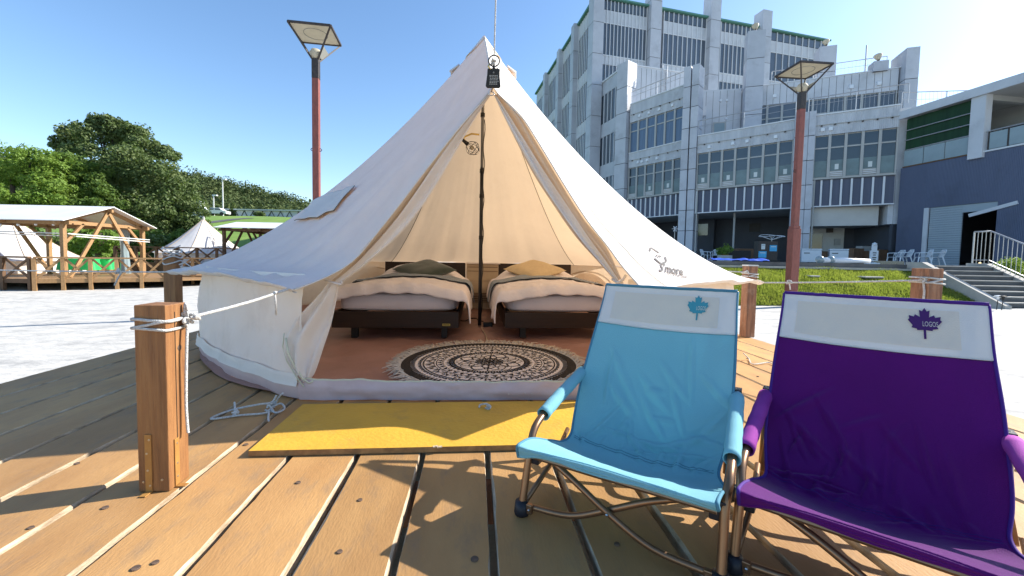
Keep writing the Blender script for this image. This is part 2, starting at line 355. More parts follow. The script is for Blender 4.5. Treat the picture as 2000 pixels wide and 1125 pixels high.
# the door edges hang from an A-frame standing over the sill; a ridge joins its peak to the apex
EDL = [PK] + [at(*q) for q in [(950, 186, 1.95), (893, 252, 1.94), (838, 322, 1.93), (788, 388, 1.93), (742, 447, 1.93), (690, 508, 1.92), (630, 543, 1.86), (550, 573, 1.58)]]
EDR = [PK] + [at(*q) for q in [(976, 186, 1.95), (1018, 226, 1.94), (1052, 278, 1.93), (1100, 358, 1.93), (1144, 427, 1.93), (1187, 482, 1.92), (1216, 521, 1.9), (1262, 572, 1.74)]]
def dense(l):
    r = [poly(l, k/120) for k in range(121)]; o = [r[0]]
    for p in r[1:]:
        if p.z < o[-1].z: o.append(p)
    return o
EDL = dense(EDL); EDR = dense(EDR)
def edge(E, z):
    if z >= PK.z:
        f = (APX.z-z)/(APX.z-PK.z); g_ = f**.92; return V(lerp(APX.x, PK.x, g_), lerp(APX.y, PK.y, g_), z)
    for a, b_ in zip(E, E[1:]):
        if b_.z <= z: q = lerp(a, b_, (a.z-z)/max(1e-6, a.z-b_.z)); return q
    return E[-1].copy()
def pol(r, deg, z): a = rad(deg); return V(CT.x + r*math.sin(a), CT.y - r*math.cos(a), z)
def roof(A, t, wr=1.0):
    i = min(int(A), 7); f = A-i; r = RC*t
    p = lerp(pol(r, cang(i, t), 0), pol(r, cang(i+1, t), 0), f); bow = 4*f*(1-f)
    d = p-V(CT.x, CT.y, 0); rr = d.length; zz_ = .55 + 2.23*max(0, 1-t)**1.45
    if i in (0, 7):
        e = edge(EDR if i == 0 else EDL, zz_); s_ = pol(r, CORN[1 if i == 0 else 7], zz_); g_ = f if i == 0 else 1-f
        p = lerp(e, s_, g_); hn = V((e-s_).y, -(e-s_).x, 0); hn = (hn.normalized() if hn.length > 1e-5 else V(0, 0, 0))
        if hn.dot(p-V(CT.x, CT.y, 0)) < 0: hn = -hn
        n1 = 0
        if wr:
            ee = t**1.5*(.25+.75*min(1, bow*1.6))*(1-.93*math.exp(-((A-.34)/.28)**4-((t-.90)/.13)**4)); n1 = nz(A*5.2, t*1.1, 3)*.026*ee + nz(A*15, t*2.0, 9)*.020*ee + nz(A*22, t*2.6, 4)*.009*ee + .009*math.sin(A*2*PI*3.0+t*3)*ee*sstep(.35, .8, t) + nz(A*3, t*5, 5)*.018*t*(1-t)*bow
        p = p + hn*(n1*.8 - .03*bow*math.sin(PI*min(1, t))); return V(p.x, p.y, (zz_ if t < .999 else lerp(e.z, .55, g_)) + .03*bow*t**3 + n1*.7)
    if rr > 1e-6:
        circ = r/rr; p = V(CT.x, CT.y, 0) + d*lerp(circ, 1, .35+.65*t)*(1-.035*bow*t**3)
    z = .55 + .055*bow*t**2 + 2.23*max(0, 1-t)**1.45
    if wr:
        e = t**1.5; n1 = nz(A*5.2, t*1.1, 3)*.022*e + nz(A*13, t*2.0, 9)*.010*e + nz(A*2.1, t*4, 5)*.02*t*(1-t)
        n1 += .012*math.sin(A*2*PI*3.0+t*3)*e*sstep(.35, .8, t)*(1 if 6 < A or A < 2 else .5)
        p = p + d.normalized()*n1*.55*wr + V(0, 0, n1*.8*wr) if rr > 1e-6 else p
        if t > .955: z -= .05*(t-.955)/.045*0
    return V(p.x, p.y, z + (n1*.3 if wr else 0))
tent = thing('bell_tent', 'large cream canvas bell tent with open door on the wooden deck', 'tent', (CT.x, CT.y, 0))
rm = MB(); rm.grid(lambda u, v: roof(u*8, .004+.996*v**.9), 480, 90)
roofo = rm.build('roof_canvas', 'canvas', tent, smooth=True)
# hem band along the eave, folded under
def eave(u, v):
    p = roof(u*8, 1.0); q = roof(u*8, .955); o_ = (p-q); o_.z = 0; o_.normalize()
    return p + o_*(.012 - .05*v) + V(0, 0, .004-.022*math.sin(v*PI*.7))
MB().grid(eave, 192, 4).build('eave_hem', 'hem', tent, smooth=True)
# seams as thin cords, outside and inside
for i in range(0, 9):
    A = min(max(i, .003), 7.997)
    MB().tube([roof(A, .03+.96*k/40)+V(0, 0, -.006) for k in range(41)], .0032 if i not in (0, 8) else .004, 5).build('seam', 'thread' if i not in (0, 8) else 'hem', tent, smooth=True)
for A in (.13,):
    MB().tube([roof(A, .12+.87*k/50)+V(0, 0, .004) for k in range(51)], .0018, 4).build('stitch_line', 'cabinet', tent)
# cap at the apex
def cap(u, v):
    t = .002+v*.07; A = u*8; p = roof(A, t, 0); d = p-V(CT.x, CT.y, p.z); return p + (d.normalized()*.007 if d.length > 1e-4 else V(0, 0, 0)) + V(0, 0, .006)
MB().grid(cap, 64, 5).build('apex_cap', 'canvas', tent, smooth=True)
for sgn in (-1, 1):     # side vents: small hoods near the top
    base = pol(RC*.088, 84*sgn, 2.425)
    def vent(u, v):
        a = lerp(-75, 75, u); o_ = pol(1, 88*sgn, 0)-V(CT.x, CT.y, 0); s_ = V(-o_.y, o_.x, 0)
        return base + o_*(.02+.085*v) + s_*(.065*math.sin(rad(a))) + V(0, 0, .05*math.cos(rad(a))-.02+.05*(1-v)-.012*v)
    solidify(MB().grid(vent, 12, 5).build('vent_hood', 'canvas', tent, smooth=True), .004)
# walls
def wall(u, v, r0=2.17, r1=2.205, z0=.60, z1=.085):
    A = u*8; i = min(int(A), 7); f = A-i; c0, c1 = CORN[i], CORN[i+1]
    r = lerp(r0, r1, v); p = lerp(pol(r, c0, 0), pol(r, c1, 0), f); d = p-V(CT.x, CT.y, 0)
    bow = 4*f*(1-f); d = d*(r/d.length*.6+.4); w_ = nz(A*6, v*1.2, 17)*.016 + nz(A*14, v*1.6, 3)*.010 + .05*max(0, .10-abs(nz(A*5+v*2, v*2.4-A*2, 21)))*math.sin(PI*v) + nz(A*2.2, v*2.5, 7)*.02*math.sin(PI*min(v*1.1, 1)) - .02*bow*math.sin(PI*v)
    p = V(CT.x, CT.y, 0) + d + d.normalized()*w_
    return V(p.x, p.y, lerp(z0, z1, v) + (nz(A*7, 3, 1)*.008 if v > .8 else 0))
MB().grid(wall, 280, 22).build('wall_canvas', 'canvas_wall', tent, smooth=True)
def skirt(u, v): 
    p = wall(u, 1, z1=.10); d = (p-V(CT.x, CT.y, p.z)).normalized(); return p + d*(.006+.014*v+.008*nz(u*70, v*2, 5)) + V(0, 0, .03-.055*v)
MB().grid(skirt, 160, 3).build('valance', 'canvas_wall', tent, smooth=True)
def tub(u, v): p = wall(u, 1, r1=2.2, z1=.10); d = (p-V(CT.x, CT.y, p.z)).normalized(); return V(p.x, p.y, 0) + d*(.012*math.sin(PI*v)-.005+.008*nz(u*40, v*2, 8)) + V(0, 0, .10*(1-v)+.006)
MB().grid(tub, 160, 4).build('groundsheet_rim', 'sheet_lip', tent, smooth=True)
LA = wall(1, 1); RA = wall(0, 1); LA.z = RA.z = 0
def lip(u, v):
    p = lerp(LA, RA, u); n_ = V(.02, -1, 0); sc = .008*math.sin(PI*v)+.02*math.sin(PI*u)*.3
    top = .098 - .012*math.sin(PI*u) + .006*nz(u*9, 2) + .006*nz(u*25, 5)
    return p + n_*(sc + .010*nz(u*7, v*2, 3) + .006*nz(u*22, v*3, 8)) + V(0, 0, .006+top*(1-v))
MB().grid(lip, 70, 8).build('door_sill', 'sheet_lip', tent, smooth=True)
MB().tube([lip(k/70, 0)+V(0, .004, .002) for k in range(71)], .005, 6).build('sill_zip', 'zip', tent, smooth=True)
def floor(u, v):
    r = 2.19*v; a = u*360; p = pol(r, a, 0); ry = p.y-LA.y-.02
    yl = lerp(LA.y, RA.y, (p.x-LA.x)/(RA.x-LA.x))+.022
    if p.y < yl and abs(((a+180) % 360)-180) < 40: p.y = yl
    w_ = .010*nz(p.x*2.2, p.y*2.6, 4) + .10*max(0, .14-abs(nz(p.x*1.1+p.y*2.4, p.y*.7-p.x, 9))) + .07*max(0, .14-abs(nz(p.x*2.6-p.y*1.7, p.y*2.2+p.x, 5))) + .003*nz(p.x*9, p.y*4, 6)
    return V(p.x, p.y, .010 + w_)
MB().grid(floor, 150, 44, closeu=True).build('groundsheet', 'groundsheet', tent, smooth=True)
# door flaps: long folded cloth from the apex to the ties, then falling to the ground
def strip(name, Lp, Rp, m, folds, amp, bulge=.0, nv=46, nu=28):
    def fn(u, v):
        a = poly(Lp, v); b_ = poly(Rp, v); p = lerp(a, b_, u); nrm = V(0, -1, .15)
        k = amp*(.35+.65*math.sin(PI*min(1, max(0, v)))**.7)
        return p + nrm*(k*math.sin(u*PI*2*folds+v*2.1) + k*.8*nz(u*4, v*5, folds) + bulge*math.sin(PI*u)*math.sin(PI*v))
    return MB().grid(fn, nu, nv).build(name, m, tent, smooth=True)
P3 = lambda l: [at(*q) for q in l]
Ledge = P3([(952, 184, 1.955), (895, 253, 1.95), (840, 323, 1.945), (790, 389, 1.945), (744, 448, 1.945), (692, 509, 1.94), (646, 550, 1.95)])
Lin = P3([(958, 182, 1.97), (916, 240, 1.985), (875, 302, 2.0), (822, 380, 2.0), (770, 446, 2.0), (708, 510, 1.99), (664, 551, 1.98)])
strip('door_flap', Ledge, Lin, 'canvas_inner', 1.6, .014)
strip('door_flap', P3([(955, 186, 1.95), (905, 245, 1.96), (858, 308, 1.96), (808, 384, 1.96), (760, 447, 1.96), (703, 509, 1.95), (652, 551, 1.94)]),
      P3([(960, 184, 1.97), (926, 237, 1.985), (891, 297, 2.0), (842, 379, 2.0), (790, 449, 2.0), (722, 512, 1.99), (668, 552, 1.97)]), 'curtain', 1.2, .010)
Redge = P3([(974, 184, 1.955), (1016, 226, 1.95), (1050, 279, 1.945), (1098, 359, 1.945), (1142, 428, 1.945), (1185, 483, 1.94), (1214, 545, 1.93)])
Rin = P3([(964, 184, 1.97), (992, 243, 1.985), (1037, 333, 2.0), (1076, 395, 2.0), (1125, 465, 2.0), (1176, 522, 1.99), (1202, 549, 1.97)])
strip('door_flap', Rin, Redge, 'canvas_inner', 1.6, .014)
strip('door_flap', P3([(966, 188, 1.96), (996, 250, 1.965), (1042, 335, 1.97), (1082, 397, 1.97), (1131, 465, 1.965), (1179, 522, 1.96), (1203, 549, 1.95)]),
      P3([(970, 188, 1.95), (1007, 246, 1.955), (1060, 331, 1.955), (1102, 394, 1.955), (1148, 463, 1.955), (1188, 518, 1.95), (1209, 549, 1.94)]), 'curtain', 1.0, .010)
strip('door_curtain', P3([(640, 553, 1.95), (618, 582, 1.95), (580, 626, 1.94), (558, 668, 1.93), (566, 706, 1.92), (590, 738, 1.905), (597, 757, 1.90)]),
      P3([(664, 551, 1.97), (659, 590, 1.98), (648, 635, 1.98), (634, 680, 1.97), (619, 722, 1.95), (606, 742, 1.935), (600, 752, 1.93)]), 'curtain', 2.2, .018, .05)
strip('door_curtain', P3([(1202, 550, 1.96), (1204, 600, 1.96), (1208, 680, 1.97), (1212, 745, 1.97)]), P3([(1216, 550, 1.95), (1230, 600, 1.95), (1245, 680, 1.96), (1250, 745, 1.96)]), 'curtain', 2.2, .018, .03)
MB().tube(P3([(558, 660, 1.90), (563, 690, 1.885), (576, 715, 1.88), (592, 740, 1.885), (603, 748, 1.89), (612, 744, 1.90)]), .005, 6).build('door_zip', 'zip', tent, smooth=True)
MB().tube(P3([(555, 650, 1.92), (552, 676, 1.91), (560, 705, 1.90), (580, 738, 1.89), (594, 756, 1.885)]), .003, 6).build('door_zip', 'zip', tent, smooth=True)
for q in ([(636, 548, 1.96), (650, 552, 1.92), (664, 555, 1.93), (668, 550, 1.98)], [(1196, 545, 1.97), (1206, 551, 1.92), (1216, 547, 1.93), (1222, 538, 1.96)]):
    MB().tube([poly(P3(q), k/14) for k in range(15)], .006, 6).build('tie_back', 'curtain', tent, smooth=True)
for E in ():   # A-frame legs behind the cloth
    q = [p for p in E if p.z > .62][::8]; b0 = V(q[-1].x, q[-1].y+.04, .02); MB().tube([p+V(0, .035, -.02) for p in q]+[b0], .011, 8).build('frame_leg', 'pole_dark', tent, smooth=True)
# arched windows in the back wall (sewn frame line and zip)
for deg in (203, 165, 226, 140):
    pts = []
    for k in range(25):
        s = k/24; a = deg + 11*math.cos(PI*s); z = .16 + .36*max(0, math.sin(PI*s))**.55; q = pol(2.145, a, z); pts.append(q)
    MB().tube(pts, .008, 6).build('window_zip', 'thread' if deg == 0 else 'canvas_inner', tent, smooth=True)
    def wn(u, v): a = deg + 11*(1-2*u); z = .16 + v*.35*math.sin(PI*(.02+.96*u))**.55; return pol(2.152, a, z)
    MB().grid(wn, 20, 5).build('window_panel', 'canvas', tent, smooth=True)
# pieces sewn or printed on the roof
def project(p): d = p-V(0, 0, CAMZ); w_ = d.dot(Fv); return (1000+FPX*d.dot(Rv)/w_, PY0-FPX*d.dot(Uv)/w_)
def roof_inv(px, py, A0, A1):
    best = None; a0, a1, t0, t1 = A0, A1, .15, .99
    for it in range(4):
        best = None
        for i in range(25):
            for j in range(25):
                A = lerp(a0, a1, i/24); t = lerp(t0, t1, j/24); q = project(roof(A, t, 0)); e = (q[0]-px)**2+(q[1]-py)**2
                if best is None or e < best[0]: best = (e, A, t)
        da = (a1-a0)/12; dt = (t1-t0)/12; a0, a1, t0, t1 = max(A0, best[1]-da), min(A1, best[1]+da), best[2]-dt, min(.995, best[2]+dt)
    return best[1], best[2]
def rn(A, t):
    e = .01; a = roof(A+e, t, 0)-roof(A-e, t, 0); b_ = roof(A, t+e, 0)-roof(A, t-e, 0); n_ = a.cross(b_).normalized()
    return n_ if n_.dot(roof(A, t, 0)-V(CT.x, CT.y, 1)) > 0 else -n_
wp = [(579, 434), (618, 396), (640, 384), (697, 366), (672, 395), (655, 414), (622, 428)]
wa = [roof_inv(x, y, 7.03, 7.98) for x, y in wp]; ca = (sum(a for a, t in wa)/7, sum(t for a, t in wa)/7)
def patch(u, v):
    f = u*7; i = int(f) % 7; g_ = f-int(f); a = lerp(wa[i][0], wa[(i+1) % 7][0], g_); t = lerp(wa[i][1], wa[(i+1) % 7][1], g_)
    A, T = lerp(ca[0], a, v), lerp(ca[1], t, v); return roof(A, T) + rn(A, T)*(.020 + .004*nz(A*9, T*9))
solidify(MB().grid(patch, 112, 16, closeu=True).build('roof_window_flap', 'canvas', tent, smooth=True), .003)
MB().tube([patch((k % 56)/56, 1.0)+V(0, 0, -.004) for k in range(20, 57)], .0025, 5).build('flap_zip', 'thread', tent)
def on_roof(v2, f, px, py, wpx, hpx, name, m):
    """print a flat shape on the right roof panel: fitted to the panel's own slope so that it reads upright from the door side"""
    A, t = roof_inv(px, py, .06, .95); e = .002; p0 = project(roof(A, t, 0)); pa = project(roof(A+e, t, 0)); pt_ = project(roof(A, t+e, 0))
    a, c_, b_, d = (pa[0]-p0[0])/e, (pa[1]-p0[1])/e, (pt_[0]-p0[0])/e, (pt_[1]-p0[1])/e; det = a*d-b_*c_
    xs_ = [q[0] for q in v2]; ys_ = [q[1] for q in v2]; cx, cy = (min(xs_)+max(xs_))/2, (min(ys_)+max(ys_))/2; kx, ky = wpx/(max(xs_)-min(xs_)), hpx/(max(ys_)-min(ys_)); b = MB()
    for q in v2:
        X, Y = (q[0]-cx)*kx, -(q[1]-cy)*ky + (q[0]-cx)*kx*.20
        dA, dt = (X*d-Y*b_)/det, (a*Y-c_*X)/det; b.v.append(tuple(roof(A+dA, t+dt)+rn(A+dA, t+dt)*.005))
    b.f = f; b.m = [0]*len(f); return b.build(name, m, tent)
v, f = text_geo("S'more", .06, .0012); on_roof(v, f, 1311, 527, 46, 17, 'lettering', 'print_grey')
v, f = text_geo('OUTDOOR GEAR', .06, .0006); on_roof(v, f, 1322, 539, 40, 6, 'lettering', 'print_grey')
v = []; f = []
for (x0, y0, x1, y1, wd) in [(-.052, .022, -.044, .050, .010), (-.040, .052, .008, .030, .010), (.016, -.050, .046, -.030, .010), (.046, -.028, .044, .010, .010), (-.022, -.020, .012, -.048, .009), (-.014, -.008, -.006, .012, .006), (-.002, -.010, .006, .010, .006), (.012, -.006, .014, .010, .006)]:
    d = Vector((x1-x0, y1-y0)); n_ = Vector((-d.y, d.x)).normalized()*wd*.5; i = len(v)
    v += [(x0-n_.x, y0-n_.y), (x1-n_.x, y1-n_.y), (x1+n_.x, y1+n_.y), (x0+n_.x, y0+n_.y)]; f.append((i, i+1, i+2, i+3))
on_roof(v, f, 1284, 501, 36, 30, 'emblem', 'print_grey')
# centre pole
pt = MB(); pt.tube([V(CT.x, CT.y, .9), V(CT.x, CT.y, 2.72)], .015, 12); po = pt.build('centre_pole', 'pole_grey', tent, smooth=True)
MB().tube([V(CT.x, CT.y, .02), V(CT.x, CT.y, 1.55)], .0175, 12).build('pole_sleeve', 'pole_dark', po, smooth=True)
for z in (2.05, 1.52, 1.28, .88): MB().tube([V(CT.x, CT.y, z-.018), V(CT.x, CT.y, z+.018)], .021, 12).build('pole_clip', 'black', po)
MB().tube([V(CT.x+.008*math.sin(k*.9)+.018, CT.y-.022, 2.0-.048*k) for k in range(41)], .004, 5).build('cable', 'black', po)

# caged clamp lamp on the pole
cl = thing('clamp_lamp', 'small black caged clip lamp clamped high on the tent pole', 'lamp', (CT.x-.06, CT.y-.03, 2.0))
c0 = at(936, 263, 3.95); c1 = at(906, 268, 3.93); hd = at(908, 277, 3.92); tip = at(931, 296, 3.9)
MB().tube([c0, lerp(c0, c1, .5)+V(0, 0, .02), c1, hd], .008, 8).build('arm', 'gold', cl, smooth=True)
MB().tube([hd+(hd-tip)*.25, hd, lerp(hd, tip, .25)], [.012, .017, .021], 10).build('socket', 'black', cl, smooth=True)
ax = (tip-hd).normalized(); s1 = ax.cross(V(0, 1, 0)).normalized(); s2 = ax.cross(s1)
Ln = (tip-hd).length
for k in range(8):
    a = k*PI/4; MB().tube([hd + ax*Ln*(.25+.85*q) + (s1*math.cos(a)+s2*math.sin(a))*(.02+.045*math.sin(PI*min(1, q*.95+.05))) for q in [i/10 for i in range(11)]], .0022, 4).build('cage_wire', 'black', cl)
for q in (.5, .8): MB().tube([hd + ax*Ln*(.25+.85*q) + (s1*math.cos(a)+s2*math.sin(a))*(.02+.045*math.sin(PI*min(1, q*.95+.05))) for a in [i*PI/8 for i in range(17)]], .0022, 4).build('cage_ring', 'black', cl)
MB().ball(lerp(hd, tip, .6), .022).build('bulb', 'bulb', cl, smooth=True)

# hanging sign under the apex, its ring and the cord above it
sc_ = at(964, 152, 1.90); sg = thing('hanging_sign', 'black hanging plaque with lines of small white print at the tent peak', 'sign', sc_); KS = .53
pts2 = [(-.052, .072), (-.03, .078), (0, .072), (.032, .078), (.054, .070), (.050, .03), (.062, -.07), (.05, -.084), (-.052, -.084), (-.066, -.072), (-.055, .02)]
b = MB()
for y in (-.006, .006):
    for q in pts2: b.v.append((sc_.x+q[0]*KS, sc_.y+y, sc_.z+q[1]*KS))
n = len(pts2); b.f = [tuple(range(n)), tuple(reversed(range(n, 2*n)))] + [(i, i+n, (i+1) % n+n, (i+1) % n) for i in range(n)]; b.m = [0]*len(b.f)
bevel(b.build('plate', 'sign_black', sg), .002)
for r_ in range(7):
    x = -.036 + .006*random.random()
    while x < .034:
        wd = random.uniform(.006, .016); MB().box((sc_.x+(x+wd/2)*KS, sc_.y-.0068, sc_.z+(.014-.012*r_)*KS), (wd*KS, .001, .0032*KS)).build('print', 'print_white', sg); x += wd+.004
MB().tube([sc_+V(-.004*KS, -.0068, .034*KS), sc_+V(0, -.0068, .046*KS), sc_+V(.006*KS, -.0068, .034*KS)], .001, 4).build('print', 'print_white', sg)
rc = at(965, 119, 1.90)
MB().tube([rc+V(.046*KS*math.cos(a), .0, .046*KS*math.sin(a)) for a in [i*PI/12 for i in range(25)]], .0032, 8, cap=False).build('ring', 'black', sg, smooth=True)
MB().tube([rc+V(.0, 0, -.045*KS), sc_+V(0, 0, .07*KS)], .007, 8).build('neck', 'black', sg, smooth=True)
MB().tube([rc+V(-.02, -.005, -.015), rc+V(-.026, -.005, -.026), rc+V(-.015, -.005, -.04)], .0028, 6).build('clasp', 'gold', sg, smooth=True)
lb = at(960, 183, 1.90); MB().tube([lb+V(.012*math.cos(a), 0, .008*math.sin(a)) for a in [i*PI/8 for i in range(17)]], .0022, 6).build('shackle', 'chrome', sg, smooth=True)
MB().tube([sc_+V(-.004, 0, -.04), lb+V(0, 0, .006)], .003, 6).build('cord', 'wood_brown', sg)
MB().tube([PK+V(0, -.01, .0), rc+V(0, 0, .0)], .004, 6).build('hanger', 'black', sg)
def rope(name, label, pts, r=.006, cat='rope', n=40, group=None, sag=0.):
    P = [poly(pts, k/n) - V(0, 0, sag*4*(k/n)*(1-k/n)) for k in range(n+1)]
    return tag(MB().tube(P, r, 7).build(name, 'rope', smooth=True), label, cat, group)
def knot(p, r, s, parent, seed=0):
    rr = random.Random(seed); pts = [p+V(rr.uniform(-1, 1), rr.uniform(-1, 1), rr.uniform(-1, 1))*s for _ in range(9)]
    MB().tube([poly(pts, k/60) for k in range(61)], r, 6).build('knot', 'rope', parent, smooth=True)
top = at(970, -60, 1.8)
o = rope('overhead_cord', 'thin white cord rising from the ring at the tent peak', [rc+V(0, 0, .024), lerp(rc, top, .5), top, top+(top-rc)*6], .0034); knot(rc+V(.0, -.005, -.006), .004, .012, o, 3)

# ================================================================ inside the tent
def bed(px, side, label):
    o3 = onz(px, 662, 0.02); t = thing('bed', label, 'bed', (o3.x, o3.y, .02), PRZ, 'single beds in the tent')
    W, LN = 1.0, 1.92
    def p(name, m, c, d, bv=.004): return bevel(MB().box(c, d).build(name, m, t, world=False), bv)
    fb = p('foot_board', 'bed_wood', (W/2, .01, .155), (W, .03, .13))
    for x in (.012, W-.012): p('side_rail', 'bed_wood', (x, LN/2+.02, .155), (.024, LN-.03, .128))
    for x in (.16, W-.12):
        for y in (.07, LN-.15): p('leg', 'black', (x, y, .045), (.05, .05, .09))
    p('headboard', 'bed_wood', (W/2, LN+.02, .34), (W, .035, .50))
    x = W-.10 if side < 0 else W-.10
    q = MB().box((x, -.0075, .118), (.062, .003, .017)).build('name_plate', 'gold', fb, world=False); MB().box((x, -.0095, .118), (.05, .002, .006)).build('print', 'black', q, world=False)
    def mt(u, v):
        a = u*2*PI; s_ = abs(math.cos(a))**.22*math.copysign(1, math.cos(a)); c_ = abs(math.sin(a))**.22*math.copysign(1, math.sin(a))
        ph = lerp(-PI/2, PI/2, v); k = abs(math.cos(ph))**.25; h = abs(math.sin(ph))**.3*math.copysign(1, math.sin(ph))
        x = W/2+(W/2-.012)*s_*k; y = LN/2+(LN/2-.005)*c_*k; return V(x+.004*nz(y*5, h*3), y+.004*nz(x*5, h*4)-.004*math.sin(h*9), .295+.085*h+.004*nz(x*3, y*3, h))
    MB().grid(mt, 72, 20, closeu=True).build('mattress', 'mattress', t, world=False, smooth=True)
    return t, W, LN
def top_z(x, y, W, LN):
    e = (x-W/2)/(W/2); base = .40 + .055*max(0, 1-e*e) ; pil = .135*math.exp(-((y-1.62)/.30)**2)*max(0, 1-abs(e)**3)
    return base + pil + .014*nz(x*5, y*4, 2) + .010*nz(x*11, y*8, 6)
def drape(x, y, W, LN, off=0., drop=.26):
    """cover lying on the bed; x or y beyond the edge hangs down"""
    ex = max(0, -x, x-W); ey = max(0, -y); X = min(max(x, 0), W); Y = max(y, 0); z = top_z(X, Y, W, LN)+off
    if ex > 0:
        s_ = -1 if x < 0 else 1; X += s_*(.085*(1-math.exp(-ex/.07)) + .05*ex + .022*nz(y*5, ex*3, s_)); z -= ex*ex/(ex+.09)*1.15
    if ey > 0 and ex > 0: z += .45*min(ex, ey)
    if ey > 0:
        Y -= .065*(1-math.exp(-ey/.05)) + .04*ey + .018*nz(x*7, ey*3, 4); z -= ey*ey/(ey+.05)*1.25
    if off: 
        if ex > 0: X += (-1 if x < 0 else 1)*off
    return V(X, Y, z)
def bedding(t, W, LN, inner, lab, crn):
    def dv(u, v):
        x = lerp(-.27, W+.27, u); y = lerp(-.100-.006*math.sin(u*9)-.008*nz(u*14, 3)-.05*(1-abs(2*u-1))*0, LN-.06, v)
        s_ = 1 if (u > .5) == (inner > 0) else .55
        if x < 0: x *= s_
        if x > W: x = W+(x-W)*s_
        return drape(x, y, W, LN) + V(0, 0, .007*nz(u*13, v*6, 3) + .07*max(0, .07-abs(nz(u*6+v*3, v*6-u*2, 8))) + .05*max(0, .06-abs(nz(u*11-v*3, v*9+u*4, 4))))
    me = MB().grid(dv, 130, 150).mesh('duvet', 'duvet', True); d = link('duvet', me, None); solidify(d, .010, -1)
    d.location = t.location; d.rotation_euler = t.rotation_euler; tag(d, lab % 'pale puffy duvet spread', 'duvet', 'duvets on the beds')
    def rv(u, v):
        x = lerp(-.19, W+.24 if inner > 0 else W+.19, u); y = lerp(.74, 1.14, v) + .02*math.sin(u*5)
        if inner < 0: x = W-x if False else lerp(-.24, W+.19, u)
        return drape(x, y, W, LN, .018)
    r = solidify(MB().grid(rv, 80, 16).build('bed_runner', 'runner', smooth=True), .004, 1); r.location = t.location; r.rotation_euler = t.rotation_euler
    tag(r, lab % 'grey blue bed runner laid', 'bed runner', 'bed runners')
def cushion(m, label, c, rz, s, tilt):
    def fn(u, v):
        x, y = (u-.5)*2, (v-.5)*2; return V(x*s*(1-.07*(1-abs(y)**2)*0-.06*math.cos(y*PI/2)), y*s*(1-.06*math.cos(x*PI/2)), 0)
    b = MB()
    for sg_ in (1, -1):
        b.grid(lambda u, v: fn(u, v)+V(0, 0, sg_*(.058*(max(0, 1-(2*u-1)**4)*max(0, 1-(2*v-1)**4))**.6 + .004*nz(u*6, v*6, sg_))), 20, 20)
    o = b.build('cushion', m, smooth=True); o.location = c; o.rotation_euler = (Matrix.Rotation(rad(tilt), 3, 'X') @ Matrix.Rotation(rz, 3, 'Z')).to_euler(); return tag(o, label, 'cushion')
tb, W, LN = bed(648, -1, 'dark wood single bed on the left inside the tent'); bedding(tb, W, LN, 1, '%s over the left bed', 0)
tb2, W, LN = bed(985, 1, 'dark wood single bed on the right inside the tent'); bedding(tb2, W, LN, -1, '%s over the right bed', 0)
M1 = Matrix.Translation(tb.location) @ Matrix.Rotation(PRZ, 4, 'Z'); M2 = Matrix.Translation(tb2.location) @ Matrix.Rotation(PRZ, 4, 'Z')
cushion('cushion_green', 'dark green square cushion on the left bed', M1 @ V(.56, 1.32, top_z(.5, 1.32, W, LN)+.005), rad(45), .26, 17)
cushion('cushion_cream', 'cream yellow square cushion on the right bed', M2 @ V(.44, 1.36, top_z(.5, 1.36, W, LN)+.005), rad(44), .26, 17)
# cabinet between the headboards
cc = M1 @ V(1.22, 1.98, 0); cb = thing('bedside_cabinet', 'pale beige cabinet with slatted front between the two beds', 'cabinet', (cc.x, cc.y, .02), PRZ)
MB().box((0, 0, .30), (.40, .26, .56)).build('body', 'cabinet', cb, world=False); MB().box((0, -.01, .59), (.44, .30, .015)).build('top', 'rug_cream', cb, world=False)
for z in (.54, .49): MB().box((0, -.131, z), (.38, .006, .006)).build('groove', 'wood_brown', cb, world=False)
for k in range(6): MB().box((0, -.134, .10+.022*k), (.36, .014, .008)).build('slat', 'wood_brown', cb, world=False)
for z in (.42, .30): MB().box((0, -.133, z), (.36, .012, .10)).build('drawer_front', 'cabinet', cb, world=False)
# cables on the floor by the pole
for i, (q, r_) in enumerate([([(885, 622, 3.9), (905, 628, 3.88), (925, 622, 3.86), (945, 630, 3.84), (965, 634, 3.8)], .006), ([(940, 640, 3.8), (948, 655, 3.5), (952, 670, 3.25)], .005)]):
    pts = [onz(a, b_, .03) for a, b_, c in q]; tag(MB().tube([poly(pts, k/20)+V(0, 0, .006*abs(math.sin(k))) for k in range(21)], r_, 6).build('power_cable', 'black' if i == 0 else 'cabinet'), ['black power cable on the tent floor at the pole base', 'pale cable running from the pole toward the rug'][i], 'cable')
pk = onz(953, 634, .04); tag(bevel(MB().box(pk, (.09, .05, .045)).build('power_strip', 'black'), .006), 'small black power adaptor on the floor by the right bed', 'adaptor')
# rug
rc_ = onz(955, 714, .03); rc_.y += .06; RR = .548
rg = thing('round_rug', 'round black and cream patterned rug with fringe inside the doorway', 'rug', (rc_.x, rc_.y, .034))
def ring(b, r0, r1, a0=0, a1=2*PI, n=96, z=.006, wob=0):
    b.grid(lambda u, v: V(lerp(r0, r1, v)*math.cos(lerp(a0, a1, u))*(1+wob*nz(u*40, 1)), lerp(r0, r1, v)*math.sin(lerp(a0, a1, u))*(1+wob*nz(u*40, 1)), z), n, 1)
b = MB(); b.lathe((0, 0, 0), [(0, .004), (RR*.5, .004), (RR, .004), (RR+.004, -.003)], 96); rb = b.build('pile', 'rug_cream', rg, world=False)
b = MB(); ring(b, RR*.885, RR*1.0, wob=.012)
for r0, r1 in ((.735, .75), (.765, .772), (.595, .604), (.445, .462), (.395, .407), (.52, .524)): ring(b, RR*r0, RR*r1)
